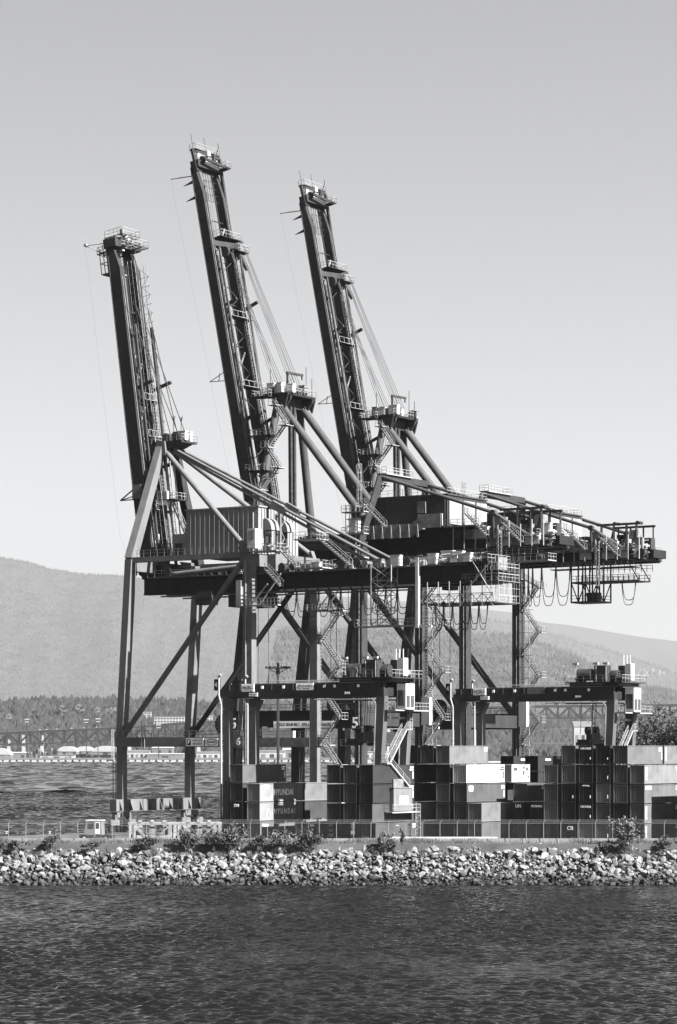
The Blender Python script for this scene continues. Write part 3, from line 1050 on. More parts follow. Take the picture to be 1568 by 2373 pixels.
    gp = MB().beam((56.4, v1 - 3.3, 33.4), (56.4, v1 - 3.3, 44.6), .55, .55).beam((56.4, v1 - 3.3, 44.4), (60, v1 - 3.3, 44.4), .4, .4).beam((56.4, v1 - 3.3, 33.6), (59, v1 - 3.3, 33.6), .35, .35)
    part(gp, 'goal_post', m_white, R)
    # rear maintenance platform: long truss gangway and tail cage
    platform(R, 57, 70, v1 - 3.0, v1 + 4.4, 37.2, m_mach, 'gangway', 'nb', 1.2)
    tr = MB()
    for k in range(7):
        u = 56 + 2 * k
        tr.beam((u, v1 - 3, 36.6), (u, v1 - 3, 40.6), .12).beam((u, v1 - 3, 36.6), (u + 2, v1 - 3, 38.6), .09).beam((u, v1 - 3, 38.6), (u + 2, v1 - 3, 36.6), .09)
    tr.beam((57, v1 - 3, 38.6), (70, v1 - 3, 38.6), .12).beam((64, v1 - 3, 38), (70, v1 - 3, 44), .14).beam((70, v1 - 3, 38), (66, v1 - 3, 44), .14)
    part(tr, 'truss', m_rail, R)
    for (a, b, z, e) in ((60, 69, 43.6, 0), (64, 70.6, 40.6, .6), (66, 70.6, 42.2, 1.2)):
        platform(R, a, b, v1 - 3.0 + e, v1 + 4.2, z, m_mach, 'platform', 'nfab', 1.2)
    cage = MB()
    for k in range(5):
        for j in range(3):
            cage.beam((68.4 + j * 1.2, v1 - 2.8 + k * 1.7, 37.2), (68.4 + j * 1.2, v1 - 2.8 + k * 1.7, 43.6), .05)
    for z in np.arange(37.2, 43.7, 1.1):
        cage.beam((70.8, v1 - 2.8, z), (70.8, v1 + 4, z), .045).beam((68.4, v1 - 2.8, z), (70.8, v1 - 2.8, z), .045)
    part(cage, 'tail_cage', m_rail, R)
    clutter(R, 58, 69, v1 - 2.4, v1 - 1.5, 43.45, 9, 65, ('electrical_cabinet', 'motor', 'electrical_cabinet'))
    festoon(R, [59 + 1.6 * k for k in range(7)], v1 - 2.4, 37.1, 4.2)
    for k in range(6):
        u = 58.6 + k * 1.9
        part(MB().box(u, u + 1.3, v1 - .4, v1 + 2.6, 40.8 + .5 * (k % 2), 43.2 + .6 * (k % 3)), 'hoist_machine', (m_mach, m_black, m_grey)[k % 3], R)
    # cable reel on the portal beam
    reel = part(MB().tube((22.2, -1.7, 18.2), (22.2, -1.2, 18.2), 1.7, 24), 'cable_reel', m_mach, R, True)
    sp = MB()
    for k in range(16):
        t = 2 * math.pi * k / 16
        sp.beam((22.2, -1.75, 18.2), (22.2 + 1.6 * math.cos(t), -1.75, 18.2 + 1.6 * math.sin(t)), .09)
    part(sp, 'spoke', m_grey, reel)
    # ropes hanging between the legs
    rp = MB()
    for u, v in ((20.5, 8), (21.6, 8), (20.5, 11), (22.6, 11)):
        rp.tube((u, v, 24), (u, v, 40.6), .06, 4)
    part(rp, 'hoist_rope', m_rope, R)
    part(MB().box(17.5, 22.5, 6.5, 13, 38.0, 40.4), 'trolley', m_mach, R)
    part(MB().box(12.2, 15.6, 4.4, 6.2, 38.4, 40.0).box(12.2, 15.6, 4.3, 4.4, 39.6, 40.6), 'trolley_cage', m_mach, R)
    return R


crane_one = make_crane_one(-36.758, 443.0)
# ---------------------------------------------------------------- cranes 5 and 4, the tall dark pair
def make_crane_two(X0, Y0, number, label):
    R = empty('container_crane', (X0, Y0, QUAY), -ALPHA)
    tag(R, label, 'crane', 'ship-to-shore cranes on the quay')
    W, G, m = 20.6, 26.6, m_c2
    ZP = 18.0
    for u in (0, G):
        s = part(MB().box(u - .8, u + .8, -2.6, W + 2.6, 3.6, 6.0), 'sill_beam', m, R)
        for v in (0, W):
            bogie(R, u, v, m)
    legs = {}
    for v in (0, W):
        a = part(MB().beam((-.2, v, 6), (-.2, v, ZP + 2), 2.1, 1.7, up=(1, 0, 0)).beam((-.2, v, ZP + 2), (3.4, v, 50), 2.0, 1.6, 1.4, 1.5, up=(1, 0, 0)), 'leg', m, R)
        b = part(MB().box(G - .85, G + .85, v - .8, v + .8, 6, 50.5), 'leg', m, R)
        legs[v] = (a, b)
        cr = MB()
        for k in range(4):
            cr.beam((.3 + k * .3, v - 1.05, 8), (3.3 + k * .3, v - 1.0, 47), .12)
        cr.box(1.3, 2.2, v - 1.5, v - .9, 26.5, 28.4)
        part(cr, 'cable_run', m_mach if v else m_grey, a)
        lb = MB().beam((G - .5, v - .95, 8), (G - .5, v - .95, 49), .16).beam((G + .1, v - .95, 8), (G + .1, v - .95, 49), .16)
        lb.ladder((G + .6, v - 1.05, 8), (G + .6, v - 1.05, 49), .5, .07, across=(1, 0, 0))
        part(lb, 'ladder', m_grey, b)
    # portal
    for v in (0, W):
        p = part(MB().box(.6, G - .85, v - .9, v + .9, ZP, ZP + 3.0), 'portal_beam', m_black, R)
        part(MB().rail([(.8, v - .95, ZP + 3.0), (G - 1, v - .95, ZP + 3.0)], step=1.6), 'railing', m_rail, p)
        part(MB().rail([(.8, v + .95, ZP + 3.0), (G - 1, v + .95, ZP + 3.0)], step=1.6), 'railing', m_rail, p)
    for u in (-.2, G):
        part(MB().box(u - .8, u + .8, .9, W - .9, ZP + .2, ZP + 2.6), 'portal_cross_beam', m, R)
    s = part(MB().box(8.8, 21.5, -1.0, -.9, ZP - .1, ZP + 1.1), 'sign_board', m_sign, R)
    text('CARGO BEAM 80LT   SWL UNDER SPREADER', .82, (15.15, -1.02, ZP + .48), s, m_ink, sx=.72)
    for u in (-.2, G - .9):
        pl = part(MB().box(u - .1, u + .95, -1.22, -1.12, ZP - .6, ZP + 1.9), 'number_plate', m_black, R)
        text(number, 2.7, (u + .42, -1.25, ZP + .65), pl, m_sign)
    # operator cabin low on the portal and white boxes beside it
    cabn = part(MB().box(4.2, 7.4, -2.6, -1.0, ZP - 3.0, ZP + .2), 'checker_cabin', m_mach, R)
    for k in range(3):
        part(MB().box(4.4 + k * 1.0, 5.2 + k * 1.0, -2.68, -2.6, ZP - 1.6, ZP - .2), 'pane', m_glass, cabn)
    platform(R, .8, 22, -2.8, -1.0, ZP - 3.1, m_rail, 'gangway', 'nf', 1.2)
    part(MB().box(9.4, 13.6, -1.9, -1.1, ZP - 3.1, ZP - .6), 'electrical_cabinet', m_white, R)
    # side diagonals from the water side top to the land side foot
    for v in (0, W):
        part(MB().tube((3.2, v, 47.5), (G - .9, v, ZP + 2.6), .62, 16), 'diagonal_brace', m_pipe, R, True)
    # top of the legs
    for u in (3.4, G):
        part(MB().box(u - .9, u + .9, .8, W - .8, 46.6, 48.8), 'cross_beam', m, R)
    for v in (0, W):
        part(MB().box(3.8, G, v - .55, v + .55, 49.2, 50.5), 'side_beam', m, R)
    # girders
    v1, v2 = 6.7, 13.3
    for v in (v1, v2):
        g = MB().prism([(0, 0), (59.4, 0), (59.4, 1.7), (47, 3.9), (4, 3.9), (-2.4, 3.0), (-2.4, 1.2)], (1.0, v, 48.7), (1, 0, 0), (0, 0, 1), 1.3)
        go = part(g, 'girder', m_black, R)
        sm = MB().box(4, 4.12, v - .75, v - .65, 48.9, 50.4).mesh('stiffener', m_black)
        for k in range(14):
            link(bpy.data.objects.new('stiffener', sm), go).location = (k * 4, 0, 0)
        part(MB().box(1, 60, v - .9, v + .9, 48.5, 48.7), 'flange', m_black, go)
    for u in (8, 17, 26, 35, 44, 53, 61.5):
        part(MB().box(u - .4, u + .4, v1 + .65, v2 - .65, 49.1, 50.6), 'cross_beam', m_black, R)
    # machinery house, deck and roof
    part(MB().box(22, 48, 3.2, 17.6, 52.4, 52.75), 'house_deck', m, R)
    H = clad_house(R, 26.9, 42.0, 3.6, 17.4, 52.75, 58.2, m_clad2, pitch=.5, depth=.12)
    for (a, b) in ((3.9, 8.2), (8.8, 12.9), (13.4, 17.1)):
        part(MB().box(42.1, 42.25, a, b, 53.2, 57.6), 'sunlit_wall_panel', m_clad1, H)  # pale cladding puts the sunlit look on the landward wall
    part(MB().box(36.5, 37.8, 2.6, 3.6, 55.2, 57.2), 'vent_hood', m_grey, H)
    for u in (36.2, 40.2):
        part(MB().box(u, u + .9, 3.35, 3.6, 52.9, 55.0), 'door', m_white, H)
        part(MB().box(u + .25, u + .65, 3.3, 3.35, 53.7, 54.7), 'window', m_glass, H)
    part(MB().rail([(26.9, 3.6, 58.4), (42, 3.6, 58.4), (42, 17.4, 58.4), (26.9, 17.4, 58.4)], step=1.5), 'railing', m_rail, H)
    gl = part(MB().box(24.5, 38.0, 1.3, 3.4, 52.3, 52.5), 'gallery', m_grey, R)
    gp = MB()
    gp.box(24.5, 36.2, 1.22, 1.3, 50.9, 53.3)
    gp.prism([(0, 0), (2.3, 1.5), (2.3, 3.9), (0, 2.4)], (36.2, 1.26, 50.9), (1, 0, 0), (0, 0, 1), .08)
    gp.box(38.5, 42, 1.22, 1.3, 52.4, 54.8)
    part(gp, 'gallery_panel', m_grey, gl)
    pst = MB().prism([(0, 0), (.45, 0), (.22, 2.3)], (0, 0, 0), (1, 0, 0), (0, 0, 1), .08).mesh('bracket', m_rail)
    for k in range(8):
        o = link(bpy.data.objects.new('bracket', pst), gl)
        o.location = (24.6 + k * 1.8, 1.18, 50.9)
    # rear decks, rails, stairs, cabinets
    platform(R, 42, 49, 2.2, 17.6, 52.6, m_grey, 'machinery_deck', 'nf', 1.3)
    platform(R, 48, 59.6, 3.4, 15.6, 50.4, m_grey, 'machinery_deck', 'nfb', 1.2)
    platform(R, 56, 60.6, 4.6, 13.0, 48.9, m_black, 'tail_deck', 'nfb', 1.1)
    part(MB().stair((46.6, 2.0, 54.6), (50.8, 2.0, 50.6), 1.0), 'stair', m_rail, R)
    part(MB().stair((53.6, 2.2, 52.8), (57.4, 2.2, 49.2), 1.0), 'stair', m_rail, R)
    clutter(R, 43, 62, 4.2, 6, 50.5, 13, 81 + int(number))
    clutter(R, 44, 60, 8, 16, 50.5, 12, 91 + int(number))
    clutter(R, 49, 62, 4.2, 5, 48.95, 10, 191 + int(number))
    for k in range(7):
        u = 44.5 + k * 2.6
        part(MB().box(u, u + 1.7, 6.4, 8.2, 50.5, 52.6 + .8 * (k % 3)), 'resistor_box', (m_mach, m_black, m_grey)[k % 3], R)
    for k in range(9):
        u = 43.5 + k * 2.2
        part(MB().tube((u, 3.0, 48.6), (u, 3.0, 52.4 + .7 * (k % 2)), .1, 6), 'stanchion', m_rail, R)
    part(MB().rail([(43, 3.0, 47.3), (60, 3.0, 47.3)], 1.2, 1.2), 'railing', m_rail, R)
    part(MB().box(43, 60, 3.0, 5.6, 47.15, 47.3), 'cable_gangway', m_black, R)
    part(MB().ladder((52.8, 2.9, 44), (52.8, 2.9, 52), .6, .07, across=(1, 0, 0), cage=(0, -.6, 0)), 'caged_ladder', m_rail, R)
    back = MB()
    for u in (52.5, 55, 57.6, 59.6):
        back.tube((u, 5, 48.9), (u, 5, 55.2), .22, 8).tube((u - 1.4, 5, 49.2), (u, 5, 54.4), .16, 6)
        back.tube((u, 12, 48.9), (u, 12, 55.2), .16, 8)
    back.beam((51.6, 5, 55.2), (60.4, 5, 55.2), .4).beam((51.6, 12, 55.2), (60, 12, 55.2), .4)
    part(back, 'winch_frame', m_mach, R)
    for u in (54.6, 59.2):
        part(MB().tube((u, 6, 55.5), (u, 8, 55.5), .3, 12), 'rope_drum', m_mach, R, True)
    # land side upper frame carrying the tie pipes
    for v, vt in ((0, 2.6), (W, 18.2)):
        part(MB().beam((G, v, 50.5), (G + 2.4, vt, 62.0), 1.0, 1.0), 'frame_post', m, R)
        e = (51.4, 3.0 if v == 0 else 17.8, 54.6)
        part(MB().tube((G + 2.4, vt, 62.0), e, .31, 12), 'tie_pipe', m_pipe, R, True)
        part(MB().tube(e, (57.4, e[1] + (1.4 if v == 0 else -1.4), 50.6), .31, 12), 'tie_pipe', m_pipe, R, True)
        part(MB().tube(e, (51.4, e[1], 50.4), .26, 10), 'tie_post', m, R, True)
        part(MB().tube((51.4, e[1] - .4, 54.6), (51.4, e[1] + .4, 54.6), .5, 12), 'pin', m_mach, R, True)
    part(MB().box(G + 1.7, G + 3.0, 2.8, 18, 61.4, 62.5), 'frame_beam', m, R)
    platform(R, G + 1.4, G + 3.4, 3.0, 12.0, 62.6, m_rail, 'frame_platform', 'nfab', 1.2)
    # lift and ladder tower on the near land side
    tw = MB()
    for du in (-1.2, 0.9):
        for dv in (-2.2, -.9):
            tw.beam((G + du - .6, dv, 47.4), (G + du - .6, dv, 57), .1)
    for z in np.arange(47.4, 57.1, 1.15):
        tw.beam((G - 1.8, -2.2, z), (G + .3, -2.2, z), .09).beam((G - 1.8, -.9, z), (G - 1.8, -2.2, z), .09).beam((G + .3, -.9, z), (G + .3, -2.2, z), .09)
    tw.ladder((G + .2, -.6, 56.5), (G + .2, -.6, 64), .6, .07, across=(1, 0, 0), cage=(0, -.7, 0))
    part(tw, 'ladder_tower', m_rail, R)
    for z in (47.6, 51.8, 55.6):
        platform(R, G - 2.4, G + 2.2, -2.6, -.9, z, m_rail, 'landing', 'nfab', .9)
    part(MB().box(G - 1.0, G + .6, -2.0, -1.0, 52, 54.4), 'electrical_cabinet', m_white, R)
    part(MB().stair((G + 1.4, -1.6, 57), (G + 6, -1.6, 52.7), .9), 'stair', m_rail, R)
    # long slanting pipes between girder and water side (boom hoist tie)
    # stair towers on the land side legs
    part(zigzag(MB(), G + 1.3, G + 4.6, W - .6, 6.5, 47, 4.3), 'stair_tower', m_rail, legs[W][1])
    lm = MB()
    for z in np.arange(8, 47, 2.2):
        lm.beam((G + 1.0, W - 1.2, z), (G + 4.0, W - 1.2, z), .08)
    for u in (1.1, 2.1, 3.1):
        lm.beam((G + u, W - 1.2, 7), (G + u, W - 1.2, 47), .1)
    part(lm, 'stair_cage', m_rail, legs[W][1])
    part(MB().box(G + 1.2, G + 2.9, W - 1.9, W - .9, 18.5, 23.5), 'electrical_cabinet', m_white, legs[W][1])
    # A-frame
    au, az = 5.0, 77.0
    for v, va in ((0, 6.4), (W, 13.6)):
        part(MB().tube((3.4, v, 50.3), (au - .3, va, az), .82, 18, .68), 'a_frame_leg', m_pipe, R, True)
        part(MB().prism([(-1.6, 1.6), (2.6, 1.6), (2.4, .6), (1.0, -1.2), (-.2, -1.2), (-1.6, .2)], (au + .2, va, az), (1, 0, 0), (0, 0, 1), .5), 'apex_gusset', m, R)
        part(MB().tube((au + .6, va, az - .5), (G - 1.8, v1 if v == 0 else v2, 53.2), .7, 18), 'backstay', m_pipe, R, True)
        part(MB().tube((au + .6, va - .5, az - .4), (au + .6, va + .5, az - .4), .75, 14), 'pin', m_mach, R, True)
        part(MB().prism([(-1.2, 0), (1.4, 0), (.2, 2.6), (-.9, 3.0)], (G - 1.6, v1 if v == 0 else v2, 52.4), (1, 0, 0), (0, 0, 1), 1.0), 'stay_lug', m, R)
    part(MB().box(au - 1, au + .6, 7, 13.2, az - .6, az + 1.2), 'apex_beam', m, R)
    for vv in (8.6, 9.8):
        part(MB().beam((au + 1.2, vv, 53), (au + 1.0, vv, az - .5), .55, .6), 'hoist_column', m_mach, R)
    P = platform(R, au - 2.6, au + 2.8, 5.0, 14.4, az + 1.7, m_black, 'apex_platform', 'nfab', .9, .4)
    for vv in (5.2, 14.2):
        part(MB().prism([(0, 0), (2.2, 0), (1.5, -2.4)], (au + .6, vv, az + 1.2), (1, 0, 0), (0, 0, 1), .4), 'platform_bracket', m_black, P)
    for vv in (6.6, 11.4):
        part(MB().tube((au - .2, vv - .9, az + 2.3), (au - .2, vv + .9, az + 2.3), 1.15, 16), 'sheave', m_mach, P, True)
    part(MB().beam((au + .4, 8.6, az + 1.7), (au + .4, 8.6, az + 6.0), .3).beam((au + .3, 8.6, az + 5.8), (au + .4, 13.6, az + 5.9), .4).beam((au + .4, 13.4, az + 5), (au + .4, 13.4, az + 5.9), .2), 'davit', m_mach, P)
    an = MB()
    for du, vv, h in ((-1.6, 6, 4.6), (1.2, 13.6, 5.6), (2.2, 14, 3.5)):
        an.tube((au + du, vv, az + 1.7), (au + du, vv, az + 1.7 + h), .06, 5)
    part(an, 'antenna', m_mach, P)
    clutter(P, au + .4, au + 2.6, 8, 14, az + 1.75, 5, 101 + int(number), ('electrical_cabinet', 'motor'))
    clutter(P, au - 2.2, au + 3.0, 5.4, 6.4, az + 1.75, 4, 105 + int(number), ('electrical_cabinet', 'motor'))
    # stair flights up the near A-frame leg
    stz = MB()
    z, k = 53.0, 0
    while z < az - 1.6:
        t = (z - 50.3) / (az - 50.3)
        uu, vv = 3.4 + 1.3 * t, 6.4 * t
        a, b = (uu + .9, uu + 4.0) if k % 2 == 0 else (uu + 4.0, uu + .9)
        stz.stair((a, vv - 1.3, z), (b, vv - 1.0, z + 3.9), .9)
        stz.rail([(b - .8, vv - 1.7, z + 3.9), (b + .8, vv - 1.7, z + 3.9)], step=.8)
        stz.box(b - .9, b + .9, vv - 1.8, vv + .6, z + 3.8, z + 3.9)
        z, k = z + 3.9, k + 1
    part(stz, 'stair_tower', m_rail, R)
    platform(R, au - 4.2, au - .6, 3.8, 6.6, az + 1.2, m_black, 'boom_latch_platform', 'nfab', .9)
    for z in (57.5, 64.5, 71):
        t = (z - 50.3) / (az - 50.3)
        platform(R, 1.0, 4.6 + t, 6.4 * t - 2.0, 6.4 * t + 1.2, z, m_black, 'landing', 'nfa', 1.0)
    # boom
    B = Boom(-.4, 50.4, math.radians(11.0))
    L, dep, mid = 73.0, 1.65, 58.0
    va, vb = v1 - .2, v2 - .3
    make_boom(R, B, L, va, vb, m_c2, dep, mid, .93, 40 + int(number), 1.05)
    # boom head
    part(MB().beam(B.p(L + .4, dep * .55, va - .6), B.p(L + .4, dep * .55, vb + .6), 1.8, 1.4, up=B.d), 'boom_head', m_c2, R)
    fr = MB()
    fr.beam(B.p(L - 1, dep * .7, va - .5), B.p(L + 3.4, dep * .5, va - .5), .5)
    fr.beam(B.p(L - 5, dep * .9, vb + .5), B.p(L + 2.6, dep * 1.0, vb + .5), .5)
    fr.beam(B.p(L + 3.2, dep * .55, va - .5), B.p(L + 2.6, dep, vb + .5), .5)
    fr.beam(B.p(L + 1.0, dep + 1.2, va), B.p(L + .2, dep + 1.6, vb + .6), .45)
    part(fr, 'head_frame', m_c2, R)
    part(MB().beam(B.p(L + 2.2, dep * .7, va + .6), B.p(L + 1.6, dep * .9, vb - .2), 2.4, .12, up=B.n), 'head_panel', m_grey, R)
    for a, t0, t1, v0_, v1_ in ((L + 3.3, .1, 1.5, va - .3, vb + 1.0), (L + .2, dep + .2, dep + 1.9, vb - .6, vb + 1.0)):
        o = part(MB().beam(B.p(a, t0, (v0_ + v1_) / 2), B.p(a, t1, (v0_ + v1_) / 2), v1_ - v0_, .12, up=B.d), 'head_platform', m_black, R)
        q = MB()
        q.rail([B.p(a, t0, v0_), B.p(a, t1, v0_), B.p(a, t1, v1_), B.p(a, t0, v1_), B.p(a, t0, v0_)], 1.1, 1.4)
        part(q, 'railing', m_rail, o)
    net = MB()
    for k in range(5):
        net.beam(B.p(L - 6.5, dep * .8, va + .9 + k * .75), B.p(L - 1, dep * .9, va + .9 + k * .75), .07)
    for k in range(5):
        net.beam(B.p(L - 6.4 + k * 1.3, dep * .8, va + .9), B.p(L - 6.4 + k * 1.3, dep * .8, va + 4.7), .07)
    part(net, 'head_grating', m_mach, R)
    hp = MB()
    for k in range(2):
        v_ = va + .3 + k * .45
        hp.path([B.p(L + 3.2, dep * .6, v_), B.p(L - .5, dep * .7, v_), B.p(L - 4.5, dep * 1.15, v_ + .2), B.p(mid + 2, dep * 1.12, v_ + .2)], .05, 5)
    part(hp, 'head_hose', m_grey, R)
    for i in range(7):
        rr = random.Random(i + 3)
        part(MB().box(-.4, .4, -.4, .4, -.3, .4 + rr.random() * .6), 'head_equipment', (m_white, m_grey, m_mach)[i % 3], R).location = B.p(L + .2 + rr.random() * 3.2, rr.random() * 2.0, va + rr.random() * (vb - va))
    spk = MB()
    for a in (L - 2.5, L - 5.5):
        for v_ in (va,):
            spk.tube(B.p(a, 0, v_), B.p(a - .2, -2.6, v_), .35, 6, .05)
    part(spk, 'bumper_horn', m_mach, R)
    an = MB()
    for v_, h in ((va + .3, 3.6), (va + 4.4, 3.6)):
        an.tube(B.p(L + 3, .6, v_), B.p(L + 3 + h, .6, v_), .05, 5)
    an.path([B.p(L + 3.4, 1.4, vb), B.p(L + 4.6, 2.2, vb), B.p(L + 5.4, 2.2, vb)], .07)
    part(an, 'antenna', m_mach, R)
    # stay frame half way, with cage platforms
    part(MB().beam(B.p(mid, dep * .8, va - .4), B.p(mid, dep + 1.0, vb + .4), 1.2, 1.0, up=B.d), 'stay_frame', m_c2, R)
    part(MB().beam(B.p(mid + .6, dep + .2, vb + .4), B.p(mid - 4.6, dep + 2.0, vb + .6), .5), 'stay_arm', m_c2, R)
    part(MB().beam(B.p(mid - 1, dep + .4, va + 3), B.p(mid + .8, dep + 2.0, vb + .6), .45), 'stay_arm', m_c2, R)
    for a, t0, t1, v0_, v1_ in ((mid + 1.2, dep * .6, dep + 1.6, va + .8, vb + .9), (mid - 1.4, dep + 1.4, dep + 2.6, vb - 2.2, vb + 1.4)):
        o = part(MB().beam(B.p(a, t0, (v0_ + v1_) / 2), B.p(a, t1, (v0_ + v1_) / 2), v1_ - v0_, .12, up=B.d), 'stay_platform', m_black, R)
        q = MB()
        q.rail([B.p(a, t0, v0_), B.p(a, t1, v0_), B.p(a, t1, v1_), B.p(a, t0, v1_)], 1.2, 1.5)
        part(q, 'railing', m_rail, o)
    for vv in (va + 2.2, vb - .6):
        part(MB().tube(B.p(mid - 1.6, dep + 1.0, vv - .3), B.p(mid - 1.6, dep + 1.0, vv + .3), 1.0, 16), 'sheave', m_mach, R, True)
    # rope bundles to the apex
    for b, (vv, du, ex) in enumerate(((va + 2.2, -.9, 0), (va + 3.2, .3, -6), (vb - .8, -.2, 0), (vb, .9, 2))):
        rp = MB()
        for k in range(3):
            rp.tube(B.p(mid - 2 + ex, dep + 2.3, vv + k * .3), (au + du + .2 * k, (6.6 if b < 2 else 11.4) - .5 + k * .5, az + 3.2), .055, 4)
        part(rp, 'forestay_rope', m_rope, R)
    tl = MB().path([B.p(L - .5, -5.2, va), B.p(33, -3.6, va), B.p(8, -2.5, va)], .011, 4)
    part(tl, 'trailing_line', m_rope, R)
    ot = MB().tube(B.p(L - 1.5, 0, va), B.p(L - .5, -5.2, va), .1, 6)
    ot.tube(B.p(32.2, 0, va), B.p(33, -3.8, va), .08, 5).tube(B.p(34, 0, va), B.p(33, -3.8, va), .08, 5).beam(B.p(32.4, -1.6, va - .4), B.p(34, -1.6, va + .4), .12)
    part(ot, 'outrigger', m_rail, R)
    # festoon, hanging workshop cage under the tail
    fl = [28 + 2.3 * k for k in range(6)] if number == '5' else [35 + .9 * k for k in range(4)] + [39.6, 42.6, 45.6]
    festoon(R, fl, v1 - .9, 48.4, 7.6 if number == '4' else 4.2)
    tr = MB()
    u0, u1, za, zb = 46.6, 52.4, 41.2, 48.4
    for v in (4.4, 9.0):
        for z in (za, 44.8):
            tr.beam((u0, v, z), (u1 if z == za else u1 + 8, v, z), .28)
        for k in range(5):
            u = u0 + (u1 - u0) * k / 4
            tr.beam((u, v, za), (u, v, zb), .22)
            if k < 4:
                tr.beam((u, v, za if k % 2 else 44.8), (u + 1.45, v, 44.8 if k % 2 else za), .16)
        tr.rail([(u0, v, 44.8), (u1 + 8, v, 44.8)], 1.2, 1.1, .09)
        tr.rail([(u0, v, za), (u1, v, za)], 1.2, 1.4, .09)
        tr.rail([(u0 + 4, v, 46.6), (u1 + 8.5, v, 46.6)], 1.2, 1.1, .09)
        tr.beam((u1 + 8, v, 44.8), (u1 + 5.6, v, 48.6), .16)
    for u in (u0, u1):
        tr.beam((u, 4.4, za), (u, 9.0, za), .28).beam((u, 4.4, 44.8), (u, 9.0, 44.8), .28)
    if number == '4':
        part(tr, 'maintenance_cage', m_mach, R)
        part(MB().box(u0, u1, 4.4, 9, za - .12, za), 'cage_floor', m_mach, R)
        part(MB().box(u0 + 4, u1 + 8, 4.4, 9, 44.7, 44.8), 'cage_floor', m_mach, R)
        part(MB().box(49, 51, 6, 8, za, za + 1.8), 'spare_spreader', m_mach, R)
        festoon(R, [56.6, 59.4], 5, 44.6, 4.2)
    else:
        platform(R, 44, 62, 3.0, 6.0, 46.2, m_rail, 'gangway', 'nfab', 1.1)
        platform(R, 33, 48, 2.2, 4.4, 46.6, m_rail, 'gangway', 'nfab', 1.1)
        clutter(R, 44, 61, 3.4, 5.6, 46.2, 8, 77)
    # spreader and trolley under the girder, ropes
    part(MB().box(12, 17, 6.5, 13.5, 45.6, 48.4), 'trolley', m_mach, R)
    part(MB().box(17.2, 19.4, 7.5, 10, 44.6, 47.6), 'operator_cabin', m_mach, R)
    rp = MB()
    for u, v in ((12.6, 8), (16.4, 8), (12.6, 12), (16.4, 12)):
        rp.tube((u, v, 26), (u, v, 45.8), .06, 4)
    part(rp, 'hoist_rope', m_rope, R)
    part(MB().tube((G - 5.5, -.3, ZP + 4.0), (G - 5.5, .3, ZP + 4.0), 1.5, 20), 'cable_reel', m_mach, R, True)
    return R


def crane_spot(Y):
    return -18.49 + (Y - 472) * SA / CA, Y


crane_two = make_crane_two(*crane_spot(472.0), '5', 'dark ship-to-shore crane numbered 5 with the tallest raised boom, between the other two cranes')
crane_three = make_crane_two(*crane_spot(503.0), '4', 'farthest dark ship-to-shore crane, its tail hanging a cage over the rear')
# ================================================================ containers
CL40, CL20, CW, CH, PITCH = 12.19, 6.06, 2.44, 2.84, 2.95


def m_box(tone):
    tone = max(tone * .72, .014)
    return mat('container_paint_%d' % round(tone * 1000), tone, rough=0.6, amt=0.14, scale=0.7, stretch=7, dirt=0.28, rnd=0.12, spec=0.1)


_cm = {}


def container_meshes(L, tone):
    key = (L, tone)
    if key in _cm:
        return _cm[key]
    m = m_box(tone)
    # corrugated long side (faces +x landwards), origin at near landward corner of the base; box spans x -CW..0, y 0..L
    def corr(n_, length, depth):
        pts = []
        p = length / n_
        for i in range(n_):
            a = i * p
            pts += [(a, 0), (a + p * .28, 0), (a + p * .5, -depth), (a + p * .78, -depth)]
        pts.append((length, 0))
        return pts
    z0, z1 = .18, CH - .14
    def wall(pts, f):
        mb = MB()
        v = [f(a, d, z0) for a, d in pts] + [f(a, d, z1) for a, d in pts]
        k = len(pts)
        mb.add(v, [(i, i + 1, k + i + 1, k + i) for i in range(k - 1)])
        return mb
    side = wall(corr(int(L / .28), L - .3, .05), lambda a, d, z: (-.03 + d, .15 + a, z)).mesh('side_wall', m)
    side2 = wall(corr(int(L / .28), L - .3, .05), lambda a, d, z: (-CW + .03 - d, L - .15 - a, z)).mesh('side_wall', m)
    end = wall(corr(7, CW - .3, .13), lambda a, d, z: (-CW + .15 + a, .04 - d, z)).mesh('end_wall', m)
    end2 = wall(corr(8, CW - .3, .07), lambda a, d, z: (-.15 - a, L - .04 + d, z)).mesh('end_wall', m)
    fr = MB()
    for x in (-CW, -.16):
        for y in (0, L - .16):
            fr.box(x, x + .16, y, y + .16, .1, CH - .1)
    for y in (.002, L - .152):
        fr.box(-CW + .16, -.16, y, y + .15, .02, .18).box(-CW + .16, -.16, y, y + .15, CH - .14, CH - .02)
    for x in (-CW + .002, -.152):
        fr.box(x, x + .15, .16, L - .16, .02, .18).box(x, x + .15, .16, L - .16, CH - .14, CH - .02)
    fr.box(-CW + .15, -.15, .15, L - .15, .06, .1)
    frame = fr.mesh('frame', m)
    roof = MB().box(-CW + .15, -.15, .15, L - .15, CH - .08, CH - .04).mesh('roof', m)
    cc = MB()
    for x in (-CW - .006, -.172):
        for y in (-.006, L - .172):
            for z in (0, CH - .12):
                cc.box(x, x + .178, y, y + .178, z, z + .12)
    corner = cc.mesh('corner_castings', m)
    _cm[key] = (side, side2, end, end2, frame, roof, corner)
    return _cm[key]


DOORBAR = MB()
for x in (-2.0, -1.55, -.9, -.45):
    DOORBAR.tube((x, -.03, .15), (x, -.03, CH - .12), .03, 5)
DOORBAR = DOORBAR.mesh('lock_bar', m_grey)
SPOTS = []


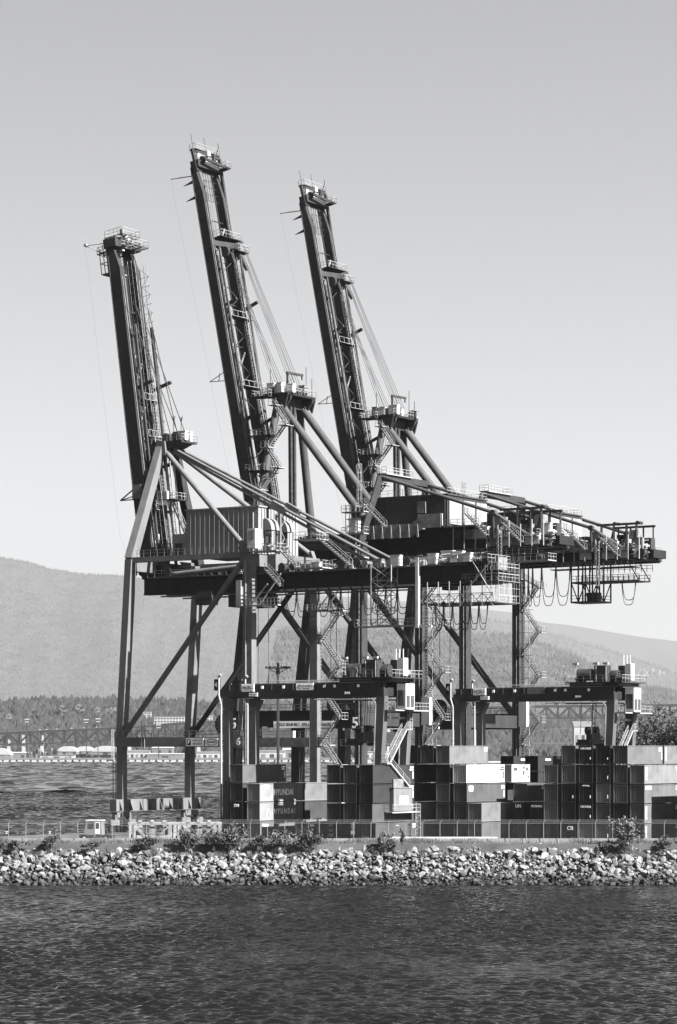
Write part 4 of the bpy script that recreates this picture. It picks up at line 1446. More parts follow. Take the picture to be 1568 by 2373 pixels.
def container(corner, level, tone, label, L=CL40, h0=0.0, ch=PITCH):
    """corner: world (x, y) of the near landward bottom corner"""
    R = empty('shipping_container', (corner[0], corner[1], QUAY + h0 + level * ch), -ALPHA)
    tag(R, label, 'container', 'stacked shipping containers')
    side, side2, end, end2, frame, roof, cast = container_meshes(L, tone)
    for nm, me in (('side_wall', side), ('side_wall', side2), ('end_wall', end), ('end_wall', end2), ('frame', frame), ('roof', roof), ('corner_castings', cast)):
        link(bpy.data.objects.new(nm, me), R)
    if ch < 2.8:
        R.scale = (1, 1, ch / PITCH)
    SPOTS.append(R)
    return R


def plane_corner(xD, ref, bay):
    """ground point where the row plane through ref (offset bay metres along the quay) is seen at picture column xD"""
    X0, Y0 = ref[0] + bay * SA, ref[1] + bay * CA
    k = (xD - 784) / FPX
    u = (k * Y0 - X0) / (CA + k * SA)
    return X0 + u * CA, Y0 - u * SA


B40 = 12.75
m_mark = mat('container_marking', 0.8, rough=0.6, amt=0.2, scale=3)
m_markd = mat('dark_marking', 0.03, rough=0.6, amt=0.2, scale=3)
LEVELN = ('on the ground', 'second from the ground', 'third from the ground', 'fourth from the ground', 'fifth from the ground')


def marks(c, tone, L, seed, dark=None):
    """code lettering at the right end of the lit side and on the near end"""
    r = random.Random(seed)
    mk = m_mark if (dark is None and tone < .15) or dark is False else m_markd
    for z_, w_ in ((CH - .5, .8 + .3 * r.random()), (CH - .85, .7 + .5 * r.random())):
        part(MB().box(0, .02, L - .3 - w_, L - .3, z_, z_ + .16), 'code_plate', mk, c)
    if r.random() < .7:
        for k in range(5):
            part(MB().box(0, .02, L - .5, L - .3, CH - 1.25 - k * .22, CH - 1.1 - k * .22), 'code_plate', mk, c)


def logo_side(c, body, size, y, z, mk, sx=1.0):
    return text(body, size, (.035, y, z), c, mk, 'side', 'logo', sx=sx)


def logo_end(c, body, size, x, z, mk, sx=1.0):
    return text(body, size, (x, -.03, z), c, mk, 'near', 'logo', sx=sx)


# ---- block under the first gantry
REF1 = (-12.23, 406.0)


def z3(x):
    return (780 + x / 2.412) * .6272


blk1 = [
    # (corner column, bay, level, tone, label)
    (z3(280), 0, 3, .075, 'grey container on top beside the gantry leg, its long side striped by shadow'),
    (z3(280), 0, 2, .035, 'black ribbed container end just below the shadow-striped grey container'),
    (z3(280), 0, 1, .03, 'black ribbed container end with a small white code, beside the lower lettered one'),
    (z3(290), 0, 0, .03, 'dark container on the ground at the waterside end of the gantry block, behind bushes'),
    (z3(433), 0, 2, .17, 'container with a big white name across its shadowed side, upper of two'),
    (z3(433), 0, 1, .16, 'container with a big spaced white name and a triangle mark, lower of two'),
    (z3(436), 0, 0, .09, 'grey container on the ground below the two white-lettered containers'),
    (z3(433), 1, 2, .115, 'plain light grey container in the gantry block, behind the upper white-lettered one'),
    (z3(433), 1, 1, .04, 'plain dark grey container below the plain light grey one in the gantry block'),
    (z3(866), 0, 0, .075, 'grey container with stacked white letters on the ground in front of the gantry block'),
    (z3(1150), 0, 3, .05, 'container end on top of the gantry block, first column of three beside the stairs'),
    (z3(1150), 0, 2, .045, 'container end third from the ground, first column of three beside the stairs'),
    (z3(1150), 0, 1, .04, 'container end second from the ground, first column of three beside the stairs'),
    (z3(1295), 0, 3, .055, 'container end on top of the gantry block, middle column of three beside the stairs'),
    (z3(1295), 0, 2, .06, 'stained ribbed container end third from the ground, middle column of three beside the stairs'),
    (z3(1295), 0, 1, .055, 'ribbed container end second from the ground, middle column of three beside the stairs'),
    (z3(1320), 0.2, 0, .04, 'dark container end on the ground, middle column of three beside the stairs'),
    (z3(1440), 0, 3, .025, 'black container end on top of the column touching the gantry stair leg'),
    (z3(1440), 0, 2, .025, 'black container end third from the ground in the column touching the gantry stair leg'),
    (z3(1436), 0, 1, .05, 'pale ribbed container end second from the ground touching the gantry stair leg'),
    (z3(1425), 0.1, 0, .05, 'ribbed container end on the ground touching the gantry stair leg'),
]
for i, (xc, bay, lev, tone, lab) in enumerate(blk1):
    c0 = plane_corner(xc, REF1, 0)
    c = container((c0[0] + bay * B40 * SA, c0[1] + bay * B40 * CA), lev, tone, lab)
    if i == 4:
        part(MB().box(0, .03, 1.2, 2.4, 1.9, 2.6), 'code_plate', m_mark, c)
        logo_side(c, 'HYUNDAI', 1.35, 6.6, 1.4, m_mark, .92)
    elif i == 5:
        logo_side(c, 'H Y U N D A I', 1.15, 6.9, 1.35, m_mark, .85)
        tri = MB().beam((.03, 1.9, .85), (.03, 2.35, 1.9), .04, .12, up=(1, 0, 0)).beam((.03, 2.35, 1.9), (.03, 2.8, .85), .04, .12, up=(1, 0, 0))
        part(tri, 'emblem', m_mark, c)
    elif i == 9:
        for k, t in enumerate(('MI', 'IN', 'ZIM')):
            logo_side(c, t, .7, 6.3, 2.2 - k * .75, m_mark, 1.3)
        part(MB().box(0, .03, .5, 1.6, 2.2, 2.5), 'code_plate', m_mark, c)
    elif i == 6:
        logo_side(c, 'SEACO', .5, 1.4, 2.2, m_mark)
        marks(c, tone, CL40, 300 + i)
    elif i == 2:
        logo_end(c, 'ZIM', .6, -1.2, 2.3, m_mark)
    else:
        marks(c, tone, CL40, 300 + i)

# ---- middle block
REF2 = (2.0, 413.0)


def z4(x):
    return (1350 + x / 2.412) * .6272


blk2 = [
    (z4(330), 0, 4, .03, 'black ribbed container end on top of the middle block, nearest the gantry stairs'),
    (z4(470), 0, 4, .035, 'dark container end on top of the middle block, second from the gantry stairs'),
    (z4(605), 0, 4, .05, 'dark grey ribbed container end on top of the middle block, beside the pale corner post'),
    (z4(322), 0.3, 3, .085, 'grey container behind the gantry stairs, fourth from the ground'),
    (z4(400), 0, 3, .085, 'grey container side right of the gantry stairs, fourth from the ground'),
    (z4(400), 0, 2, .07, 'grey container side right of the gantry stairs, third from the ground'),
    (z4(448), 0, 1, .24, 'white container right of the numbered engine cabinet, second from the ground'),
    (z4(497), 0, 0, .095, 'pale grey container on the ground beside the gantry wheels'),
    (z4(748), 0, 4, .10, 'light grey container on top of the middle block with its long side lit'),
    (z4(748), 0, 3, .02, 'black container end fourth from the ground below the light grey top container'),
    (z4(748), 0, 2, .075, 'brightly ribbed container end third from the ground in the middle block'),
    (z4(748), 0, 1, .045, 'ribbed container end second from the ground in the middle block, below the bright one'),
    (z4(898), 0, 3, .30, 'bright white container fourth from the ground in the middle block'),
    (z4(903), 0, 2, .06, 'dark grey container with a white square logo below the bright white one'),
    (z4(905), 0, 1, .05, 'ribbed container end second from the ground beside the long pale grey container'),
    (z4(905), 0, 0, .03, 'dark container on the ground in the middle block, left of the long grey one'),
    (z4(1034), 0, 1, .115, 'long pale grey container with a small frame mark in the middle block'),
    (z4(1034), 0, 0, .07, 'long grey streaked container on the ground behind the white beam'),
]
for i, (xc, bay, lev, tone, lab) in enumerate(blk2):
    c = container(plane_corner(xc, REF2, bay * B40), lev, tone, lab)
    if i == 13:
        part(MB().box(0, .03, .6, 1.8, 1.7, 2.5), 'logo_plate', m_mark, c)
        text('S', .7, (.04, 1.2, 2.1), c, m_markd, 'side', 'logo')
        marks(c, tone, CL40, 400 + i)
    elif i == 16:
        fr_ = MB().box(0, .03, 9.6, 9.7, 1.9, 2.5).box(0, .03, 9.6, 11.2, 2.42, 2.5).box(0, .03, 10.4, 10.5, 1.9, 2.2).box(0, .03, 10.4, 11.2, 2.15, 2.2)
        part(fr_, 'emblem', m_markd, c)
    else:
        marks(c, tone, CL40, 400 + i)

# ---- right block: five columns of dark ends, then long lit sides
REF3 = (30.0, 402.0)


def z5(x):
    return (1850 + x / 2.412) * .6272


cols = [(505, 3, 'first'), (663, 4, 'second'), (818, 4, 'third'), (973, 4, 'fourth'), (1128, 3, 'fifth')]
r_ = random.Random(5)
for ci, (xc, top, nm) in enumerate(cols):
    for lev in range(top + 1):
        tone = (.03, .05, .12, .025, .085, .04, .15)[(ci * 3 + lev * 2) % 7]
        lab = 'dark ribbed container end %s in the %s column of the five-column stack' % (LEVELN[lev], nm)
        c = container(plane_corner(z5(xc), REF3, 0), lev, tone, lab)
        if ci == 2 and lev in (1, 4):
            logo_end(c, 'CRONOS', .42, -1.2, 2.35, m_mark)
        elif ci == 2 and lev == 2:
            logo_end(c, 'CRONOS', .28, -1.2, 2.6, m_mark)
        elif ci == 1 and lev == 0:
            logo_end(c, 'CR', .8, -.9, 2.0, m_mark)
        elif ci == 0 and lev == 1:
            pass
        if r_.random() < .5:
            part(MB().box(-.5, -.38, -.04, -.02, .7, 1.0 + .3 * r_.random()), 'code_plate', m_mark, c)
right = [
    (1128, 0, 4, .085, 'grey rust-spotted container on top of the right block, its long side lit'),
    (1128, 1, 4, .11, 'light grey container on top at the picture edge, behind the rust-spotted one'),
    (1278, 0, 3, .12, 'smooth pale grey container fourth from the ground at the picture edge'),
    (1278, 0, 2, .085, 'grey container with a white patch, third from the ground at the picture edge'),
    (1278, 0, 1, .10, 'pale container crossed by a broad black shadow, second from the ground at the picture edge'),
    (1278, 0, 0, .085, 'grey container on the ground at the picture edge behind the fence'),
]
for i, (xc, bay, lev, tone, lab) in enumerate(right):
    c0 = plane_corner(z5(xc), REF3, 0)
    c = container((c0[0] + bay * B40 * SA, c0[1] + bay * B40 * CA), lev, tone, lab)
    if i in (1, 2, 4, 5):
        for k in range(9):
            part(MB().box(0, .03, .45, .75, CH - .5 - k * .22, CH - .36 - k * .22), 'code_plate', m_mark, c)
    elif i == 3:
        part(MB().box(0, .03, .4, 2.3, 2.1, 2.6), 'logo_plate', m_mark, c)
    marks(c, tone, CL40, 500 + i)
c0 = plane_corner(z5(1128), REF3, 0)
for lev in range(4):
    container((c0[0] + B40 * SA, c0[1] + B40 * CA), lev, .06, 'container %s below the light grey top one at the picture edge' % LEVELN[lev])
# unseen four-high stack added outside the frame to shadow the right block
for bay in (0, 1):
    for lev in range(4):
        c0 = plane_corner(z5(1278), REF3, 2.3 + bay * B40)
        container((c0[0] + 9.6 * CA, c0[1] - 9.6 * SA), lev, .07, 'added shadow-casting container %s, outside the picture edge, %s' % (LEVELN[lev], 'nearer the fence' if bay == 0 else 'farther from the fence'))
# the white twenty-foot box and its neighbours, set further back
misc = [
    (z5(95), 6.5, 3, .27, CL20, 'short white container with dark marks, high beside the bright white one'),
    (z5(232), 3.5, 2, .075, CL20, 'short grey container below and right of the short white one'),
    (z5(60), 8.0, 2, .03, CL40, 'black container behind the short grey one, third from the ground'),
    (z5(60), 8.0, 1, .03, CL40, 'black container behind the long pale grey one, second from the ground'),
    (z5(380), .2, 1, .03, CL40, 'black container end with a white name, below the short grey container'),
    (z5(230), 1.0, 0, .05, CL40, 'ribbed container end on the ground beside the white beam'),
    (z5(350), .4, 0, .045, CL40, 'dark ribbed container end on the ground, second from the white beam'),
    (z5(200), 1.6, 1, .04, CL40, 'dark container end second from the ground beside the long pale grey container'),
]
for i, (xc, dv, lev, tone, L_, lab) in enumerate(misc):
    c = container(plane_corner(xc, REF3, dv), lev, tone, lab, L_)
    if i == 0:
        part(MB().box(0, .03, .8, 1.8, 1.9, 2.3), 'logo_plate', m_markd, c)
        rr = random.Random(2)
        for k in range(14):
            y_, z_ = 2.6 + 2.9 * rr.random(), .4 + 2 * rr.random()
            part(MB().box(0, .03, y_, y_ + .08 + .2 * rr.random(), z_, z_ + .06 + .3 * rr.random()), 'stencil_mark', m_markd, c)
    elif i == 4:
        logo_end(c, 'MOSMAN', .5, -1.2, 2.35, m_mark, .9)
    elif i == 7:
        logo_end(c, 'UN', .7, -.9, 2.3, m_mark)
    else:
        marks(c, tone, L_, 600 + i)
# rear block, its shade put into a near-black tone: standard height boxes five high
for i, (xc, lab) in enumerate(((z5(112), 'shade-darkened container with pale words, top of the rear stack, waterside one'), (z5(330), 'shade-darkened container with pale words, top of the rear stack, landside one'))):
    for lev in range(3, 5):
        l2 = lab if lev == 4 else lab.replace('top of', 'second from the top of')
        c = container(plane_corner(xc, REF3, 22.0), lev, .02, l2, CL40, 0, 2.62)
        if lev == 4:
            logo_side(c, 'CRONOS', .45, 3.4, 2.1, m_mark)
    for lev in range(3):
        container(plane_corner(xc, REF3, 22.0), lev, .02, lab.replace('top of the rear', '%s in the rear' % LEVELN[lev]).replace('with small pale words, ', ''), CL40, 0, 2.62)
# long white beam lying in front of the middle block
wb = MB().box(0, 17.5, -.5, .5, 0, .75)
for k in range(12):
    wb.box(.7 + k * 1.5, .8 + k * 1.5, -.56, -.5, .05, .7)
wbo = wb.build('spare_beam', m_white)
wbo.location = (at(884, 1940, 396).x, 396, QUAY + .02)
wbo.rotation_euler = (0, 0, math.radians(-1))
wbo['label'] = 'long white steel beam lying on the ground in front of the middle container block'
wbo['category'] = 'beam'
# ================================================================ rubber-tyred yard gantries
m_gan = mat('gantry_paint', 0.018, rough=0.55, amt=0.3, scale=0.6, stretch=5, dirt=0.25)
m_ganl = mat('gantry_leg_paint', 0.05, rough=0.55, amt=0.2, scale=0.6, stretch=5, dirt=0.2)
m_cab = mat('cabinet_grey', 0.085, rough=0.6, amt=0.15, scale=0.6, stretch=4, dirt=0.2)
m_tyre = mat('tyre_rubber', 0.012, rough=0.9, amt=0.3, scale=3)


def make_gantry(X0, Y0, number, label, plain):
    R = empty('yard_gantry', (X0, Y0, QUAY), -ALPHA)
    tag(R, label, 'gantry crane', 'yard gantries over the container blocks')
    S, D = 28.9, 7.4
    ZB = 22.2
    # main beams
    for v in (0, D):
        b = part(MB().box(-.8, S + .5, v - .55, v + .55, ZB, ZB + 1.15), 'main_beam', m_gan, R)
        up = MB().box(-.4, S + .3, v - .35, v + .35, ZB + 1.15, ZB + 2.1)
        for k in range(15):
            up.box(.6 + k * 2.0, .75 + k * 2.0, v - .5, v - .35, ZB + 1.15, ZB + 2.05)
        part(up, 'rail_beam', m_gan, b)
        part(MB().box(-.8, S + .5, v - .66, v + .66, ZB - .06, ZB), 'flange', m_gan, b)
        part(MB().box(4, 27, v - .2, v + .2, ZB + 2.1, ZB + 2.2).tube((8, v, ZB + 2.55), (27, v, ZB + 2.55), .07, 6), 'cable_tray', m_rail, b)
    for u in (-.3, S):
        part(MB().box(u - .5, u + .5, .55, D - .55, ZB, ZB + 1.3), 'end_beam', m_gan, R)
    # legs: the right pair leans a little and shows its landward face
    for v in (0, D):
        part(MB().beam((.1, v, 3.4), (.1, v, ZB - 1.8), 1.15, 1.2, up=(1, 0, 0)).beam((.1, v, ZB - 1.8), (.5, v, ZB), 1.2, 1.2, 1.2, 2.2, up=(1, 0, 0)), 'leg', m_ganl, R)
        part(MB().beam((S - 1.1, v, 3.4), (S - .1, v, ZB), 1.15, 1.1, 1.15, 1.5, up=(1, 0, 0)), 'leg', m_ganl, R)
        part(MB().path([(-.75, v - .7, 3), (-.75, v - .7, ZB - 1), (-1.2, v - .7, ZB + .4), (-1.2, v - .7, ZB + 3.4), (-1.0, v - .7, ZB + 3.7), (-.7, v - .7, ZB + 3.5)], .16, 7), 'exhaust_pipe', m_rail, R)
        part(MB().path([(S - 1.5, v - .7, 4), (S - .9, v - .7, ZB - 1.2), (S - 1.4, v - .7, ZB - .5), (S - 12, v - .7, ZB - .45)], .12, 6), 'conduit', m_grey, R)
    # sills, wheels
    for u in (.1, S - 1.1):
        part(MB().box(u - .6, u + .6, -1.2, D + 1.2, 2.2, 3.4), 'sill_beam', m_ganl, R)
        for v in (-.6, 1.4, D - 1.4, D + .6):
            w = part(MB().tube((u - .35, v, .85), (u + .35, v, .85), .85, 18), 'wheel', m_tyre, R, True)
            part(MB().tube((u - .4, v, .85), (u + .4, v, .85), .4, 12), 'rim', m_rail, w)
            part(MB().box(u - .45, u + .45, v - .3, v + .3, 1.0, 2.2), 'wheel_yoke', m_ganl, R)
        part(MB().rail([(u + .9, -1.4, 2.2), (u + .9, D + 1.2, 2.2)], step=1.2), 'railing', m_rail, R)
        clutter(R, u - .2, u + 1.0, 1.6, D - 1.6, .6, 3, 11 + int(number), ('motor', 'electrical_cabinet'))
    # waterside marker box and lamps
    part(MB().box(-2.2, -1.4, -.6, .1, ZB + 1.2, ZB + 3.0), 'marker_box', m_gan, R)
    text('4', 1.1, (-1.8, -.63, ZB + 2.1), R, m_sign)
    # signs
    s = part(MB().box(3.2, 5.6, -.72, -.62, ZB + .95, ZB + 2.15), 'sign_board', m_sign, R)
    text('NOELL', .72, (4.4, -.74, ZB + 1.6), s, m_ink, sx=.95)
    part(MB().path([(3.6 + .2 * k, -.74, ZB + 1.12 + .12 * math.sin(k * .4 + .4)) for k in range(9)], .035, 4), 'emblem', m_ink, s)
    s = part(MB().box(4.6, 6.2, -.7, -.6, ZB + .2, ZB + .75), 'sign_board', m_sign, R)
    text('SWL 40LT', .36, (5.4, -.72, ZB + .47), s, m_ink, sx=.8)
    s = part(MB().box(13.5, 16.7, -.72, -.62, ZB + 1.05, ZB + 2.15), 'sign_board', m_cab if plain else m_sign, R)
    if not plain:
        text('DP WORLD', .42, (15.5, -.74, ZB + 1.68), s, m_ink, sx=.85)
        text('VANCOUVER', .2, (15.3, -.74, ZB + 1.3), s, m_ink)
        ring = MB().path([(14.15 + .28 * math.cos(t * .628), -.74, ZB + 1.6 + .28 * math.sin(t * .628)) for t in range(9)], .06, 5)
        part(ring, 'emblem', m_ink, s)
    s = part(MB().box(22.2, 23.6, -.7, -.6, ZB + .25, ZB + .75), 'number_plate', m_gan, R)
    text(number, .5, (22.9, -.72, ZB + .5), s, m_sign)
    for u in (7, 11, 18.6, 20.5, 24.8):
        part(MB().box(u - .2, u + .2, -.6, -.5, ZB + 1.4, ZB + 1.8), 'beam_plate', m_sign, R)
    # trolley with machinery on top at the land side
    t = platform(R, 20.5, 31.0, -.8, D + .8, ZB + 2.9, m_mach, 'trolley_deck', 'nfab', 1.2)
    part(MB().box(21, 30, 0, D, ZB + 2.2, ZB + 2.9), 'trolley_frame', m_mach, t)
    part(MB().tube((22.0, 1.2, ZB + 4.1), (24.6, 1.2, ZB + 4.1), 1.0, 14), 'hoist_drum', m_mach, t, True)
    part(MB().box(25.2, 27.4, .6, 2.4, ZB + 2.9, ZB + 5.6), 'drive_cabinet', m_mach, t)
    part(MB().tube((27.6, 2.4, ZB + 3.9), (28.8, 2.4, ZB + 3.9), .95, 14), 'cable_drum', m_mach, t, True)
    part(MB().box(28.4, 29.6, 3.0, 5.0, ZB + 2.9, ZB + 5.6), 'electric_house', m_mach, t)
    part(MB().box(29.6, 30.5, 3.4, 4.8, ZB + 3.2, ZB + 5.9), 'white_tank', m_white, t)
    clutter(t, 21, 30, .2, 6.5, ZB + 2.95, 8, 131 + int(number))
    an = MB()
    for k in range(3):
        an.tube((29.2 + .4 * k, 3.4 + .4 * k, ZB + 5.6), (29.2 + .4 * k, 3.4 + .4 * k, ZB + 7.3), .07, 6)
    part(an, 'exhaust_stack', m_white, t)
    lp = MB()
    for u in (22.5, 26.2, 28.0):
        lp.tube((u, -.7, ZB + 2.9), (u, -.7, ZB + 5.8), .06, 5).box(u - .45, u + .45, -.95, -.5, ZB + 5.7, ZB + 6.05)
    part(lp, 'flood_light', m_rail, t)
    # driver's cabin and landing outside the land side legs
    cb = part(MB().box(30.0, 31.6, 2.3, 4.9, ZB - 2.0, ZB + 1.9), 'driver_cabin', m_white, R)
    for a in (2.45, 3.7):
        part(MB().box(31.6, 31.66, a, a + 1.0, ZB - 1.7, ZB + .1), 'cabin_window', m_glass, cb)
    part(MB().box(30.2, 31.4, 2.24, 2.3, ZB - 1.5, ZB + .9), 'cabin_window', m_glass, cb)
    platform(R, 29.0, 31.4, -.4, 2.2, ZB - 2.1, m_rail, 'cabin_landing', 'na', .9)
    platform(R, 29.0, 31.4, 5.0, 9.6, ZB - 2.1, m_rail, 'cabin_landing', 'nfb', .9)
    part(MB().box(29.2, 30.4, 5.4, 7.0, ZB - 2.0, ZB + 1.6), 'control_box', m_mach, R)
    part(MB().beam((S - .2, .4, ZB - 3.3), (S - .2, D - .3, ZB - 3.3), .35), 'leg_tie', m_rail, R)
    # stairs on the land side
    part(MB().stair((29.4, 5.6, 17.2), (29.4, .6, 12.0), .9, across=(1, 0, 0)), 'stair', m_rail, R)
    part(MB().stair((29.4, .6, 12.0), (29.4, 6.4, 8.3), .9, across=(1, 0, 0)), 'stair', m_rail, R)
    platform(R, 28.9, 30.0, -.5, .6, 12.0, m_rail, 'stair_landing', 'na', .9)
    platform(R, 28.9, 30.0, 5.6, 7.0, 17.2, m_rail, 'stair_landing', 'fb', .9)
    part(MB().ladder((29.6, 6.4, 17.2), (29.6, 6.4, ZB - 2), .6, .07, cage=(.7, 0, 0)), 'caged_ladder', m_rail, R)
    # engine cabinet with its number
    en = part(MB().box(28.1, 30.3, .9, 6.4, 4.6, 8.1), 'engine_cabinet', m_cab, R)
    part(MB().box(28.0, 30.4, .8, 6.5, 8.1, 8.25), 'roof', m_cab, en)
    part(MB().box(28.4, 29.8, 1.6, 4.6, 8.25, 9.5), 'radiator', m_grey, en)
    pl = part(MB().box(30.3, 30.36, 2.6, 5.0, 5.6, 6.9), 'number_plate', m_sign, en)
    text(number, 1.15, (30.38, 3.8, 6.25), pl, m_ink, 'side', sx=.8)
    platform(R, 28.0, 31.0, -.6, 7.6, 4.5, m_rail, 'engine_deck', 'nfb', 1.1)
    part(MB().ladder((30.6, 7.2, .2), (30.6, 7.2, 5.6), .6, .07, cage=(.6, 0, 0)), 'caged_ladder', m_rail, R)
    # hoist ropes and spreader
    zs = 15.0
    sp = part(MB().box(22.2, 24.6, .4, D - .4, zs, zs + .7).box(22.8, 24.0, 2.4, 5.2, zs + .7, zs + 1.8), 'spreader', m_mach, R)
    for v in (.5, D - .9):
        part(MB().box(21.9, 24.9, v, v + .4, zs - .3, zs + .2), 'spreader_arm', m_mach, sp)
    for v in (2.6, 4.6):
        part(MB().tube((22.7, v, zs + 2.2), (23.9, v, zs + 2.2), .6, 12), 'sheave', m_mach, sp, True)
    rp = MB()
    for u, v in ((22.4, 1.0), (24.4, 1.0), (22.4, 6.4), (24.4, 6.4), (23.2, 3.6), (23.6, 3.6)):
        rp.tube((u, v, zs + .6), (u + .5, v, ZB + 2.3), .05, 4)
    part(rp, 'hoist_rope', m_rope, R)
    return R


make_gantry(-17.6, 414.2, '5004', 'black yard gantry numbered 5004 over the block with the big white container names', False)
make_gantry(20.3, 441.0, '5014', 'black yard gantry numbered 5014 standing over the right-hand container block', True)
# ================================================================ foreground: bank, fence, bushes, small plant
def leaf_mass(rng, n_, ctr, rad, size, squash=1.0):
    """n_ small folded leaves spread through lumpy clumps inside an ellipsoid"""
    c = np.array(ctr)
    clumps = rng.normal(0, .45, (max(5, n_ // 45), 3)) * np.array(rad)
    clumps[:, 2] = np.abs(clumps[:, 2]) * squash - rad[2] * .25
    k = rng.integers(0, len(clumps), n_)
    p = c + clumps[k] + rng.normal(0, .17, (n_, 3)) * np.array(rad)
    a = rng.normal(size=(n_, 3))
    a /= np.linalg.norm(a, axis=1)[:, None]
    b = rng.normal(size=(n_, 3))
    b -= (b * a).sum(1)[:, None] * a
    b /= np.linalg.norm(b, axis=1)[:, None]
    s = size * (.6 + .8 * rng.random(n_))[:, None]
    v = np.stack([p - a * s, p + b * s * .5, p + a * s, p - b * s * .5], 1)
    return v.reshape(-1, 3), n_


def quads(name, v, n_, m, parent=None):
    me = bpy.data.meshes.new(name)
    me.from_pydata(v.tolist(), [], np.arange(n_ * 4).reshape(-1, 4).tolist())
    me.materials.append(m)
    return link(bpy.data.objects.new(name, me), parent)


m_leaf = mat('bush_leaf', 0.055, rough=0.7, amt=0.6, scale=1.4, spec=0.25)
m_leafd = mat('dark_bush_leaf', 0.03, rough=0.7, amt=0.6, scale=1.4, spec=0.2)
m_bark = mat('bark', 0.05, rough=0.9, amt=0.4, scale=4)


def bush(x, yb, w, h, label, seed, Y=386.3, dark=False, n_=900):
    rng = np.random.default_rng(seed)
    g = at(x, yb, Y)
    ww, hh = w / FPX * Y, h / FPX * Y
    R = empty('bush', (g.x, g.y, g.z))
    tag(R, label, 'bush', 'bushes along the fence')
    v, k = leaf_mass(rng, n_, (0, 0, hh * .42), (ww * .5, ww * .38, hh * .5), .11 + .02 * ww)
    v[:, 2] = np.maximum(v[:, 2], -.1)
    quads('foliage', v, k, m_leafd if dark else m_leaf, R)
    st = MB()
    for i in range(9):
        e = rng.normal(0, .35, 2)
        st.tube((e[0] * .3, e[1] * .3, -.3), (e[0] * ww * .7, e[1] * ww * .5, hh * (.45 + .5 * rng.random())), .035, 5, .012)
    part(st, 'stem', m_bark, R)
    return R


# ---- rock bank
BT, BB = (388.6, 5.35), (379.6, -.6)     # (distance, height) of the top and the foot
bank = MB()
xs = np.linspace(-75, 75, 90)
rows = 8
pts = []
br = np.random.default_rng(3)
for j in range(rows + 1):
    t = j / rows
    for x in xs:
        pts.append((x, BT[0] + (BB[0] - BT[0]) * t + br.normal(0, .12), BT[1] + (BB[1] - BT[1]) * t + br.normal(0, .12) - .6 * (0 < t)))
nx = len(xs)
bank.add(pts, [(j * nx + i, j * nx + i + 1, (j + 1) * nx + i + 1, (j + 1) * nx + i) for j in range(rows) for i in range(nx - 1)])
m_soil = mat('gap_shade_soil', 0.015, rough=0.95, amt=0.5, scale=1.2, bump=0.5, bscale=3)  # soil near black, painting in the shade of the rock gaps
bank_o = structure(bank.build('rock_bank', m_soil))
# flat verge between bank and kerb
structure(MB().box(-700, 700, 388.5, 391.4, 2, QUAY + .012).build('verge', mat('dry_verge', 0.045, rough=0.95, amt=0.45, scale=0.8, bump=0.4, bscale=5)))

m_rock = mat('riprap_rock', 0.08, rough=0.85, amt=0.45, scale=1.1, bump=0.35, bscale=6, rnd=0.6, spec=0.1)
n, l = m_rock.node_tree.nodes, m_rock.node_tree.links
bs = n['Principled BSDF']
src = bs.inputs['Base Color'].links[0].from_socket
ge = n.new('ShaderNodeNewGeometry')
for nd in list(n):
    if nd.type == 'OBJECT_INFO':
        tgt = nd.outputs['Random'].links[0].to_socket
        l.new(ge.outputs['Random Per Island'], tgt)
sp_ = n.new('ShaderNodeSeparateXYZ')
l.new(ge.outputs['Position'], sp_.inputs[0])
nz_ = n.new('ShaderNodeTexNoise')
nz_.inputs['Scale'].default_value = .5
l.new(ge.outputs['Position'], nz_.inputs['Vector'])
ad = n.new('ShaderNodeMath')
ad.operation = 'MULTIPLY_ADD'
ad.inputs[1].default_value = 1.6
l.new(nz_.outputs['Fac'], ad.inputs[0])
l.new(sp_.outputs['Z'], ad.inputs[2])
tr_ = n.new('ShaderNodeMapRange')          # weed and wet stone up to the tide line
tr_.inputs['From Min'].default_value = 1.4
tr_.inputs['From Max'].default_value = 2.6
tr_.inputs['To Min'].default_value = .3
tr_.inputs['To Max'].default_value = 1.0
l.new(ad.outputs[0], tr_.inputs['Value'])
mu_ = n.new('ShaderNodeMath')
mu_.operation = 'MULTIPLY'
l.new(src, mu_.inputs[0])
l.new(tr_.outputs[0], mu_.inputs[1])
l.new(mu_.outputs[0], bs.inputs['Base Color'])
ROCKS = []
import bmesh
for k in range(14):
    bm = bmesh.new()
    rr = np.random.default_rng(200 + k)
    for i in range(15):
        q = rr.normal(size=3)
        q = q / np.linalg.norm(q) * (.7 + .4 * rr.random())
        bm.verts.new((q[0] * 1.25, q[1] * .9, q[2] * .72))
    bmesh.ops.convex_hull(bm, input=list(bm.verts))
    loose = [v for v in bm.verts if not v.link_faces]
    bmesh.ops.delete(bm, geom=loose, context='VERTS')
    me = bpy.data.meshes.new('rock')
    bm.to_mesh(me)
    bm.free()
    me.materials.append(m_rock)
    ROCKS.append(me)
rr = np.random.default_rng(77)
specs = []
for i in range(10000):
    t = rr.random()
    x = -52 + 104 * rr.random()
    s = .125 * (1 + rr.pareto(1.8))
    s = min(s, .75) * (1.1 - .35 * t)
    specs.append((s, t, x))
specs.sort(reverse=True)
small_v, small_f = [], []
base_data = []
for me in ROCKS:
    base_data.append((np.array([v.co for v in me.vertices]), [list(p.vertices) for p in me.polygons]))
